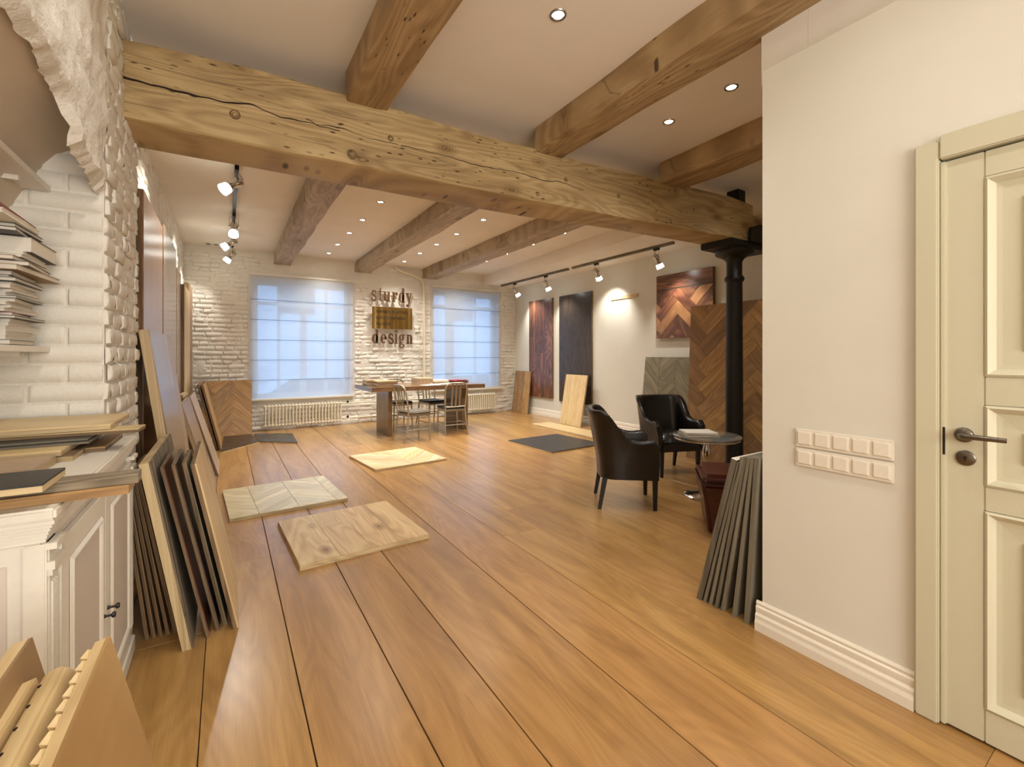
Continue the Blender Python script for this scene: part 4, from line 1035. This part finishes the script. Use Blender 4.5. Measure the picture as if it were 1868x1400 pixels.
# ================================================================== FLOOR SAMPLES
def floor_sample(corners, z0, T, pieces_fn, mats, label, core='ply', cat='floor sample', grain=None):
    c = [Vector((x, y, 0)) for x, y in corners]   # near-left, near-right, far-right, far-left
    U = c[1]-c[0]; V = c[3]-c[0]; W_, H_ = U.length, V.length; U.normalize(); V = (V-U*V.dot(U)).normalized()
    fr = Frame(c[0]+Vector((0,0,z0+T)), U, V)
    r = thing('floor_sample', label, cat, sum(c, Vector())/4+Vector((0,0,z0)))
    pattern_panel(r, fr, W_, H_, T, pieces_fn(W_, H_), mats, core, face=.006)
    return r
floor_sample([(.025,4.275),(.952,4.327),(.93,5.27),(.02,5.22)], 0, .030, lambda a, b: chevron(.085, .31, a, b, off=-.1), ['oak_pale'], 'square pale chevron parquet sample lying on the floor, furthest left')
floor_sample([(.39,3.08),(1.262,3.12),(1.262,4.04),(.38,4.0)], 0, .034, lambda a, b: plank_pieces(a, b, 4, 'v', [.25,.21,.22,.20], {1:[.62]}), ['oak_knot'], 'square knotty oak plank sample lying on the floor nearest the viewer')
floor_sample([(1.455,5.21),(2.385,5.30),(2.41,6.23),(1.445,6.13)], 0, .028, lambda a, b: chevron(.11, .47, a, b), ['oak_l','oak_pale'], 'pale yellow chevron sample lying on the floor before the table')
floor_sample([(3.77,4.90),(4.78,4.95),(4.80,5.98),(3.85,5.95)], 0, .020, lambda a, b: plank_pieces(a, b, 1), ['slate_wood'], 'dark slate grey square sample on the floor right of centre', core='ply')
floor_sample([(4.98,5.35),(5.40,5.35),(5.36,7.12),(5.02,7.12)], 0, .025, lambda a, b: plank_pieces(a, b, 2), ['oak_l'], 'long light oak sample lying along the right wall by the leaning board')
def poly_sample(poly, z, T, mat, label):
    r = thing('floor_sample', label, 'floor sample', (sum(p[0] for p in poly)/len(poly), sum(p[1] for p in poly)/len(poly), z))
    MB().prism([(x, y, z) for x, y in poly], (0,0,T*.7)).build('core', 'ply', r); MB().prism([(x, y, z+T*.7+.0003) for x, y in poly], (0,0,T*.3)).build('face', mat, r, grain=(1,0,0))
poly_sample([(-.05,7.36),(.43,7.92),(.36,8.72),(-.03,8.70)], 0, .022, 'blackwood', 'black stained sample on the floor below the herringbone board, left piece')
poly_sample([(.445,7.91),(.92,7.50),(.95,8.45),(.40,8.74)], 0, .022, 'blackwood', 'black stained sample on the floor by the radiator, right piece')
# herringbone board against the back wall
r = thing('parquet_board', 'honey oak herringbone board leaning under the left window edge', 'panel', (.04, 8.9, 0))
pattern_panel(r, Frame((-.33,8.88,.001), (1,0,0), (0,.20,.92)), .71, .935, .035, herring(.10, .42, .71, .935, off=(.40,-.05)), ['oak_h','oak_h','oak_m'], 'ply_dark')

# ================================================================== LEFT WALL TALL PANELS
def left_frame(x, y1, z0, V=(0,0,1)): return Frame((x, y1, z0), (0,1,0), V)   # N = U x V = (1,0,0) towards the room
def wall_board(label, y0, y1, z0, z1, x, T, mats, n, core='ply_dark'):
    r = thing('wall_panel', label, 'panel', (x, (y0+y1)/2, z0))
    pattern_panel(r, left_frame(x, y0, z0), y1-y0, z1-z0, T, plank_pieces(y1-y0, z1-z0, n), mats, core)
wall_board('tall reddish lacquered sample panel on the left wall, nearest and thickest', 3.96, 5.05, .02, 2.49, -.475, .055, ['reddish'], 3)
wall_board('tall greyish brown lacquered panel on the left wall, second from the viewer', 5.12, 6.36, .02, 2.54, -.475, .045, ['purpwood'], 3)
wall_board('shorter brown wood panel on the left wall, behind the greyish one', 6.44, 7.0, .02, 2.36, -.475, .05, ['purpwood'], 3)
wall_board('light oak panel on the left wall, second from the back corner', 7.05, 8.0, .02, 2.25, -.44, .05, ['oak_l'], 2)
wall_board('orange wood panel on the left wall, nearest the back corner', 8.15, 9.0, .02, 2.42, -.46, .06, ['oak_m'], 2)
wall_board('thin dark panel on the left wall, behind the reddish one, only its edge showing', 3.62, 3.90, .02, 2.37, -.53, .03, ['walnut'], 1)
# leaning boards: foot away from the wall
def lean_left(label, y0, w, xb, xt, zt, T, mats, pieces=None, core='ply', n=2, name='leaning_board', grp=None, cat='board'):
    """face at +x side; foot at xb, top corner at (xt, zt); y0 = near end"""
    V = Vector((xt-xb, 0, zt)); H_ = V.length
    r = thing(name, label, cat, (xb, y0+w/2, 0), grp)
    fr = Frame((xb, y0, .001), (0,1,0), V)
    pattern_panel(r, fr, w, H_, T, pieces or plank_pieces(w, H_, n), mats, core, face=min(.008, T*.3))
    return r
lean_left('tall washed oak board leaning on the left wall panels, pale glossy face', 3.60, 1.25, -.20, -.405, 1.512, .055, ['purpwood','oak_pinkish'], n=4, core='ply')
lean_left('washed oak board leaning behind the front group of boards', 5.00, .9, -.09, -.33, .905, .03, ['purpwood'], n=3)
G2 = 'boards leaning midway along the left wall'
lean_left('light pinkish board leaning midway along the left wall, front of its group', 6.0, .75, -.065, -.325, .90, .030, ['oak_pinkish'], core='ply_dark', grp=G2)
lean_left('thin board right behind the pinkish one, midway along the left wall', 6.02, .7, -.115, -.375, .89, .022, ['oak_m'], core='ply', grp=G2)
lean_left('short thick light board at the back of the middle group on the left wall', 6.3, .5, -.19, -.415, .90, .04, ['oak_l'], core='ply', grp=G2)
lean_left('brown board leaning by the back corner, in front of the herringbone board', 7.55, .9, -.045, -.26, .93, .03, ['oak_h'], core='ply_dark', grp=G2)
lean_left('brown board behind another by the back corner on the left', 7.62, .9, -.095, -.315, .935, .028, ['oak_m'], core='ply_dark', grp=G2)
G1 = 'sample boards leaning beside the white cabinet'
lean_left('frontmost sample board beside the white cabinet, dark edge with light face', 2.60, .68, .055, -.118, .835, .024, ['oak_l'], core='ply_dark', grp=G1)
lean_left('thin board with a pale top edge, right behind the frontmost one', 2.66, .36, .007, -.160, .833, .018, ['oak_grey'], core='ply_dark', grp=G1)
lean_left('dark brown board third from the front beside the white cabinet', 2.63, .42, -.022, -.198, .836, .018, ['walnut_d'], core='ply_dark', grp=G1)
lean_left('thin dark board fourth from the front beside the white cabinet', 2.59, .46, -.062, -.238, .837, .016, ['walnut'], core='ply_dark', grp=G1)
lean_left('big chipped board with thick rough edge, tallest of the group by the cabinet', 2.53, .86, -.125, -.280, .876, .042, ['weathered'], core='ply', n=3, grp=G1)
for k, (xb, xt) in enumerate(((-.200,-.337),(-.228,-.352),(-.256,-.367),(-.283,-.382),(-.308,-.396))):
    lean_left(['thin board of the dark row behind the white cabinet, nearest the chipped board','second thin board of the dark row behind the white cabinet','middle thin board of the dark row behind the white cabinet','fourth thin board of the dark row behind the white cabinet','innermost thin board of the dark row, touching the white cabinet'][k], 2.715+k*.002, .7, xb, xt, .76, .0135, ['oak_m'], core='ply_dark', n=1, grp='thin boards in a dark row behind the cabinet')

# ================================================================== CABINET
cb = thing('cabinet', 'white panelled sideboard with two doors against the left brick niche', 'cabinet', (-.6, 2.08, 0))
cx1 = -.372; y0, y1 = 1.50, 2.665
MB().box(-.86, cx1, y0+.02, 2.695 if False else y1-.005, .075, .93).build('carcass', 'cabpanel', cb)
MB().box(-.88, cx1+.03, y0-.012, y1, .955, .985).build('worktop', 'cab', cb, bev=.006)
def cornice(z0, z1, e0, e1, name):
    m = MB(); k = 6
    for i in range(k):
        a = z0+(z1-z0)*i/k; b = z0+(z1-z0)*(i+1)/k; e = e0+(e1-e0)*((i+1)/k)**1.6
        m.box(-.88, cx1+e, y0-e+.02, y1+.001, a, b-.0003)
    m.build(name, 'cab', cb)
cornice(.90, .955, .006, .026, 'cornice')
MB().box(-.88, cx1+.022, y0-.004, y1+.002, 0, .075).build('plinth', 'cab', cb, bev=.006)
MB().box(-.88, cx1+.012, y0+.006, y1, .075, .095).build('plinth_moulding', 'cab', cb, bev=.006)
# corner pilasters with little capital
for yy in (y0+.008, y1-.075):
    pz = MB().box(cx1, cx1+.014, yy, yy+.07, .095, .90).build('pilaster', 'cab', cb, bev=.003)
    for q in (.015, .03, .045): MB().box(cx1+.014, cx1+.018, yy+q, yy+q+.007, .13, .80).build('reeding', 'cab', pz)
    MB().box(cx1, cx1+.026, yy-.008, yy+.078, .835, .855).box(cx1, cx1+.021, yy-.004, yy+.074, .82, .835).box(cx1, cx1+.030, yy-.010, yy+.080, .885, .90).build('pilaster_cap', 'cab', pz)
def cab_door(ya, yb, ky, kz):
    r = MB().box(cx1+.0005, cx1+.018, ya, yb, .10, .875).build('door', 'cab', cb, bev=.002)
    za, zb = .10, .875; s = .085
    rings = [(s-.018, .019), (s-.008, .027), (s, .024), (s+.006, .016), (s+.012, .0185), (s+.016, .013)]
    V = []; F = []
    for i, x in rings: V += [(cx1+x, ya+i, za+i), (cx1+x, yb-i, za+i), (cx1+x, yb-i, zb-i), (cx1+x, ya+i, zb-i)]
    for k in range(len(rings)-1):
        for q in range(4): F.append((k*4+q, k*4+(q+1) % 4, (k+1)*4+(q+1) % 4, (k+1)*4+q))
    MB().add(V, F).build('panel_moulding', 'cab', r)
    i = s+.014; MB().box(cx1+.0185, cx1+.0195, ya+i, yb-i, za+i, zb-i).build('door_panel', 'cabpanel', r)
    MB().lathe([(0,0),(.008,0),(.004,.008),(.004,.02),(.010,.024),(.009,.032),(0,.034)], (cx1+.018, ky, kz), 12, axis=(1,0,0)).build('knob', 'black', r, label='small black knob')
cab_door(1.585, 2.083, 2.052, .452); cab_door(2.087, 2.585, 2.118, .452)
# end panel facing the viewer
MB().box(-.86, cx1-.0, y0+.004, y0+.02, .095, .90).build('end_frame', 'cab', cb, bev=.002)
MB().box(-.80, cx1-.055, y0-.0, y0+.0035, .15, .86).build('end_panel', 'cabpanel', cb, bev=.001)
MB().box(cx1-.03, cx1+.012, y0-.004, y0+.004, .095, .90).build('corner_bead', 'cab', cb, bev=.003)

# ---- boards piled on the cabinet
def flat_board(label, x0, x1, y0_, y1_, z0, z1, face, core, rot=0, name='sample_board', wear=False):
    r = thing(name, label, 'board', (x1, y0_, z0), 'boards piled on the white cabinet')
    c = Vector((x1, y0_, 0)); ca, sa = math.cos(rot), math.sin(rot)
    def T(x, y, z): d = Vector((x-x1, y-y0_, 0)); return Vector((c.x+d.x*ca-d.y*sa, c.y+d.x*sa+d.y*ca, z))
    zm = z1-(z1-z0)*.28
    MB().prism([T(x0,y0_,z0), T(x1,y0_,z0), T(x1,y1_,z0), T(x0,y1_,z0)], (0,0,zm-z0)).build('core', core, r, grain=(1,0,0))
    MB().prism([T(x0,y0_,zm+.0003), T(x1,y0_,zm+.0003), T(x1,y1_,zm+.0003), T(x0,y1_,zm+.0003)], (0,0,z1-zm-.0003)).build('face', face, r, grain=(1,0,0))
flat_board('orange edged plank lying lowest across the front of the cabinet top', -.95, -.215, 1.535, 1.63, .986, 1.009, 'oak_h', 'oak_h')
flat_board('grey weathered rough edged plank lying across the front of the cabinet top', -.95, -.197, 1.545, 1.60, 1.010, 1.036, 'weathered', 'weathered')
flat_board('board with a dark slate face at the near end of the cabinet top', -.95, -.353, 1.44, 1.615, 1.037, 1.057, 'slate_wood', 'ply')
flat_board('pinkish brown board lying in the middle of the cabinet top', -.86, -.480, 1.87, 2.09, .986, 1.015, 'oak_pinkish', 'ply')
flat_board('lower board of the pair under the thin grey sheets on the cabinet', -.86, -.445, 2.12, 2.5, .986, 1.008, 'ply_dark', 'ply')
flat_board('upper board of the pair under the thin grey sheets on the cabinet', -.86, -.47, 2.10, 2.48, 1.009, 1.028, 'oak_l', 'ply')
flat_board('lower thin dark grey sheet in the pile on the cabinet', -.86, -.42, 2.20, 2.55, 1.029, 1.039, 'slate_wood', 'grey_board')
flat_board('upper thin dark grey sheet in the pile on the cabinet', -.86, -.425, 2.21, 2.55, 1.040, 1.050, 'slate_wood', 'grey_board')
flat_board('narrow light board sticking out to the right over the cabinet edge', -.86, -.285, 2.245, 2.36, 1.051, 1.066, 'oak_l', 'ply_dark', rot=math.radians(-4))
flat_board('large light board on top of the pile on the cabinet', -.88, -.370, 2.26, 2.66, 1.068, 1.088, 'oak_l', 'ply')
flat_board('dark board lying flat at the back of the cabinet top', -.442, -.385, 2.26, 2.6, .986, 1.004, 'oak_m', 'ply_dark')

# ================================================================== SHELVES AND BOOKS
def shelf(z, label):
    r = thing('wall_shelf', label, 'shelf', (-.7, 1.9, z))
    MB().box(-.90, -.635, .6, 2.69, z-.012, z+.012).build('board', 'cab', r, bev=.002)
    for y in (1.2, 2.5): MB().box(-.88, -.68, y, y+.02, z-.03, z-.012).build('bracket', 'cab', r)
shelf(1.374, 'lower white wall shelf carrying stacks of magazines and books')
shelf(2.06, 'upper white wall shelf above the books in the niche')
zb = 1.387; rn = random.Random(5)
desc = {'paper': 'cream', 'paper_w': 'white', 'paper_grey': 'grey', 'paper_tan': 'tan', 'paper_red': 'dark red'}
def book(x1, y0_, y1_, z, h, cov, label, dep=.21, rot=0.0, tilt=0.0, name='magazine', cat='magazine', group='magazines and books stacked on the lower shelf'):
    r = thing(name, label, cat, (x1, (y0_+y1_)/2, z), group)
    c = Vector((x1, (y0_+y1_)/2, 0)); ca, sa = math.cos(rot), math.sin(rot)
    def T(x, y, z_): d = Vector((x-x1, y-c.y, 0)); return Vector((c.x+d.x*ca-d.y*sa, c.y+d.x*sa+d.y*ca, z_+tilt*(y-y0_)))
    x0 = x1-dep; cv = min(.002, h*.15)
    MB().prism([T(x0,y0_,z+cv), T(x1-.003,y0_+.003,z+cv), T(x1-.003,y1_-.003,z+cv), T(x0,y1_-.003,z+cv)], (0,0,h-2*cv)).build('pages', 'paper', r)
    MB().prism([T(x0-.001,y0_,z+h-cv), T(x1,y0_,z+h-cv), T(x1,y1_,z+h-cv), T(x0-.001,y1_,z+h-cv)], (0,0,cv)).build('cover', cov, r)
    MB().prism([T(x0-.001,y0_,z), T(x1,y0_,z), T(x1,y1_,z), T(x0-.001,y1_,z)], (0,0,cv)).build('cover', cov, r)
covs = ['paper_grey','paper_w','paper','paper_w','paper','paper_w','paper_grey','paper_red','paper','paper_w','paper','paper_w','paper_grey','paper_w','paper','paper','paper_w','paper_grey','paper_tan','paper_w']
nth = ['first','second','third','fourth','fifth','sixth','seventh','eighth','ninth','tenth','eleventh','twelfth','thirteenth','fourteenth','fifteenth','sixteenth','seventeenth','eighteenth','nineteenth','twentieth']
z = zb
for k, cvr in enumerate(covs):
    h = rn.choice([.008,.010,.012,.014,.018]); 
    if cvr == 'paper_red': h = .012
    book(-.632+rn.uniform(-.02,.012), 2.275+rn.uniform(-.02,.02), 2.56+rn.uniform(-.03,.03), z, h, cvr, f'{desc[cvr]} magazine, {nth[k]} from the bottom of the shelf stack', rot=rn.uniform(-.08,.08)); z += h+.0008
z1s = z
book(-.60, 2.24, 2.62, z1s, .020, 'paper_tan', 'wide tan folder lying on the magazine stack', rot=-.06, name='folder', cat='folder'); z = z1s+.021
book(-.60, 2.28, 2.58, z, .016, 'paper_grey', 'grey booklet above the tan folder on the shelf', rot=.05, name='book', cat='book'); z += .017
book(-.62, 2.26, 2.55, z, .016, 'paper_tan', 'tan booklet between grey booklet and white box book', rot=-.04, name='book', cat='book'); z += .017
for kk in range(2): book(-.615, 2.3, 2.57, z, .010, 'paper_w', ['thin white booklet just below the big boxed book','thin white booklet directly under the big boxed book'][kk], rot=.03*kk, name='book', cat='book'); z += .011
book(-.597, 2.325, 2.61, z, .056, 'paper_grey', 'big thick boxed book with cream pages, largest on the shelf', rot=0, dep=.26, name='book', cat='book'); z += .057
book(-.62, 2.24, 2.52, z, .014, 'black', 'dark book lying on the big boxed book', rot=.05, name='book', cat='book'); z += .015
book(-.615, 2.25, 2.5, z, .014, 'paper_grey', 'grey book second from the top of the shelf stack', rot=-.03, name='book', cat='book'); z += .015
book(-.605, 2.10, 2.44, z, .016, 'paper_w', 'white book with red trim near the top of the shelf stack', rot=0, name='book', cat='book'); z += .017
book(-.605, 2.06, 2.42, z, .006, 'paper_red', 'thin red booklet on top of the shelf stack', rot=.02, name='book', cat='book')
# second stack nearer the viewer, mostly outside the photo
z = zb
for k in range(9):
    h = rn.choice([.016,.022,.03]); cvr = rn.choice(['paper_grey','paper_w','paper_tan','paper_grey','black'])
    book(-.66+rn.uniform(-.01,.01), 1.93, 2.20+rn.uniform(-.02,.02), z, h, cvr, f'book in the nearer shelf stack at the left edge, {nth[k]} from the bottom', rot=rn.uniform(-.04,.04), name='book', cat='book', group='books in the nearer stack on the lower shelf'); z += h+.001
r = thing('stapler', 'dark grey rounded gadget with a red top on the nearer book stack', 'gadget', (-.66, 2.0, z))
MB().tube([(-.655,1.86,z+.022),(-.655,1.9,z+.024),(-.655,2.05,z+.024),(-.655,2.09,z+.018)], [.012,.022,.022,.010], 12).build('body', 'rubber', r)
MB().box(-.672, -.640, 1.92, 2.0, z+.044, z+.050).build('button', 'paper_red', r, bev=.002)

# ================================================================== BOARDS AT LOWER LEFT
GB = 'loose boards standing at the lower left corner'
V0 = Vector((-.209, 0, .83))
def stand(label, y1_, w, xb, xt, zt, T, face, core, extra=None):
    r = thing('loose_board', label, 'board', (xb, y1_-w/2, 0), GB)
    V = Vector((xt-xb, 0, zt)); fr = Frame((xb, y1_-w, .001), (0,1,0), V)
    pattern_panel(r, fr, w, V.length, T, [([(0,0),(w,0),(w,V.length),(0,V.length)], (1,0))], [face], core, face=.006)
    return r, fr, V.length
r, fr, H_ = stand('nearest loose board at lower left, plain brown face and saw-toothed top edge', 1.10, .82, .02, -.180, .83, .022, 'oak_h', 'oak_l')
for k in range(23):
    u = .80-.034*k-.02
    MB().prism([fr.p(u-.006, H_-.010, -.0225), fr.p(u+.018, H_-.006, -.0225), fr.p(u+.016, H_-.002, -.027), fr.p(u-.002, H_-.004, -.0335)], fr.V*.005).build('tooth', 'oak_l', r)
r = thing('loose_board', 'thick rounded pale moulding board with a row of small holes, lower left', 'board', (-.1, .7, 0), GB)
V = Vector((-.226-(-.03), 0, .815)); frg = Frame((-.03, .28, .001), (0,1,0), V); L = V.length
prof = [(-.048,0),(-.048,L-.03),(-.042,L-.008),(-.026,L),(-.010,L-.004),(0,L-.022),(0,0)]
MB().prism([frg.p(.0, v, n_) for n_, v in prof], frg.U*.80).build('moulding', 'oak_l', r, grain=frg.U, bev=.004)
for k in range(14):
    MB().lathe([(0,0),(.0028,0),(.0028,.002),(0,.002)], frg.p(.76-.05*k, L-.004, -.034), 8, axis=frg.V).build('hole', 'crack', r)
stand('thin pale board behind the rounded moulding, lower left', 1.08, .8, -.085, -.272, .80, .020, 'oak_l', 'oak_l')
stand('light topped board with dark side face, lower left, second from the photo edge', 1.16, .86, -.115, -.297, .835, .028, 'oak_m', 'oak_l')
stand('rough topped board at the very left edge of the photo bottom', 1.14, .86, -.165, -.335, .83, .028, 'walnut_d', 'oak_l')

# ================================================================== GREY BOARDS AT THE PARTITION END
GG = 'grey boards leaning on the end of the white partition'
data = [(1.556,1.352,.815,.030,'grey_board',.90,'outermost grey board with a cream top edge, leaning on the partition end'),
        (1.515,1.320,.80,.014,'grey_board',.86,'thin grey board second from the outside, leaning on the partition end'),
        (1.482,1.304,.83,.016,'grey_board',.9,'third grey board from the outside, at the partition end'),
        (1.447,1.286,.835,.016,'grey_board',.9,'fourth grey board from the outside, at the partition end'),
        (1.412,1.268,.835,.016,'grey_board',.9,'fifth grey board from the outside, at the partition end'),
        (1.348,1.250,.84,.016,'grey_board',.88,'sixth grey board, last but one before the partition'),
        (1.285,1.232,.84,.024,'grey_board',.9,'innermost grey board, against the end of the partition')]
for yb, yt, zt, T, mt, w, lab in data:
    V = Vector((0, yt-yb, zt)); r = thing('grey_board', lab, 'board', (2.6, yb, 0), GG)
    fr = Frame((2.205+w, yb, .001), (-1,0,0), V)    # N = (-1,0,0)x(0,-,1) -> +y side is the face
    MB().prism([fr.p(0,0,-T), fr.p(w,0,-T), fr.p(w,V.length,-T), fr.p(0,V.length,-T)], fr.N*(T*.75)).build('core', mt, r, grain=fr.U)
    MB().prism([fr.p(0,0,-T*.25+.0003), fr.p(w,0,-T*.25+.0003), fr.p(w,V.length,-T*.25+.0003), fr.p(0,V.length,-T*.25+.0003)], fr.N*(T*.25)).build('face', mt, r, grain=fr.U)
    if T > .025: MB().prism([fr.p(0,V.length+.0003,-T), fr.p(w,V.length+.0003,-T), fr.p(w,V.length+.0003,0), fr.p(0,V.length+.0003,0)], fr.V*.002).build('top_edge', 'trim', r, label='cream painted top edge')

# ================================================================== LIGHT SWITCHES
for k, (z0, z1) in enumerate(((.931,1.015),(.843,.927))):
    r = thing('switch_panel', ['upper row of five white light switches on the partition wall','lower row of five white light switches on the partition wall'][k], 'light switch', (2.21, .863, z0), 'rows of white light switches')
    MB().box(2.208, 2.2175, .682, 1.044, z0, z1).build('frame', 'trim', r, bev=.004)
    for i in range(5):
        yc = 1.005-.071*i
        MB().box(2.2065, 2.209, yc-.030, yc+.030, z0+.012, z1-.012).build('surround', 'trim', r, bev=.001, bseg=1)
        MB().box(2.2015, 2.2075, yc-.0265, yc+.0265, z0+.0155, z1-.0155).build('rocker', 'trim', r, bev=.002)
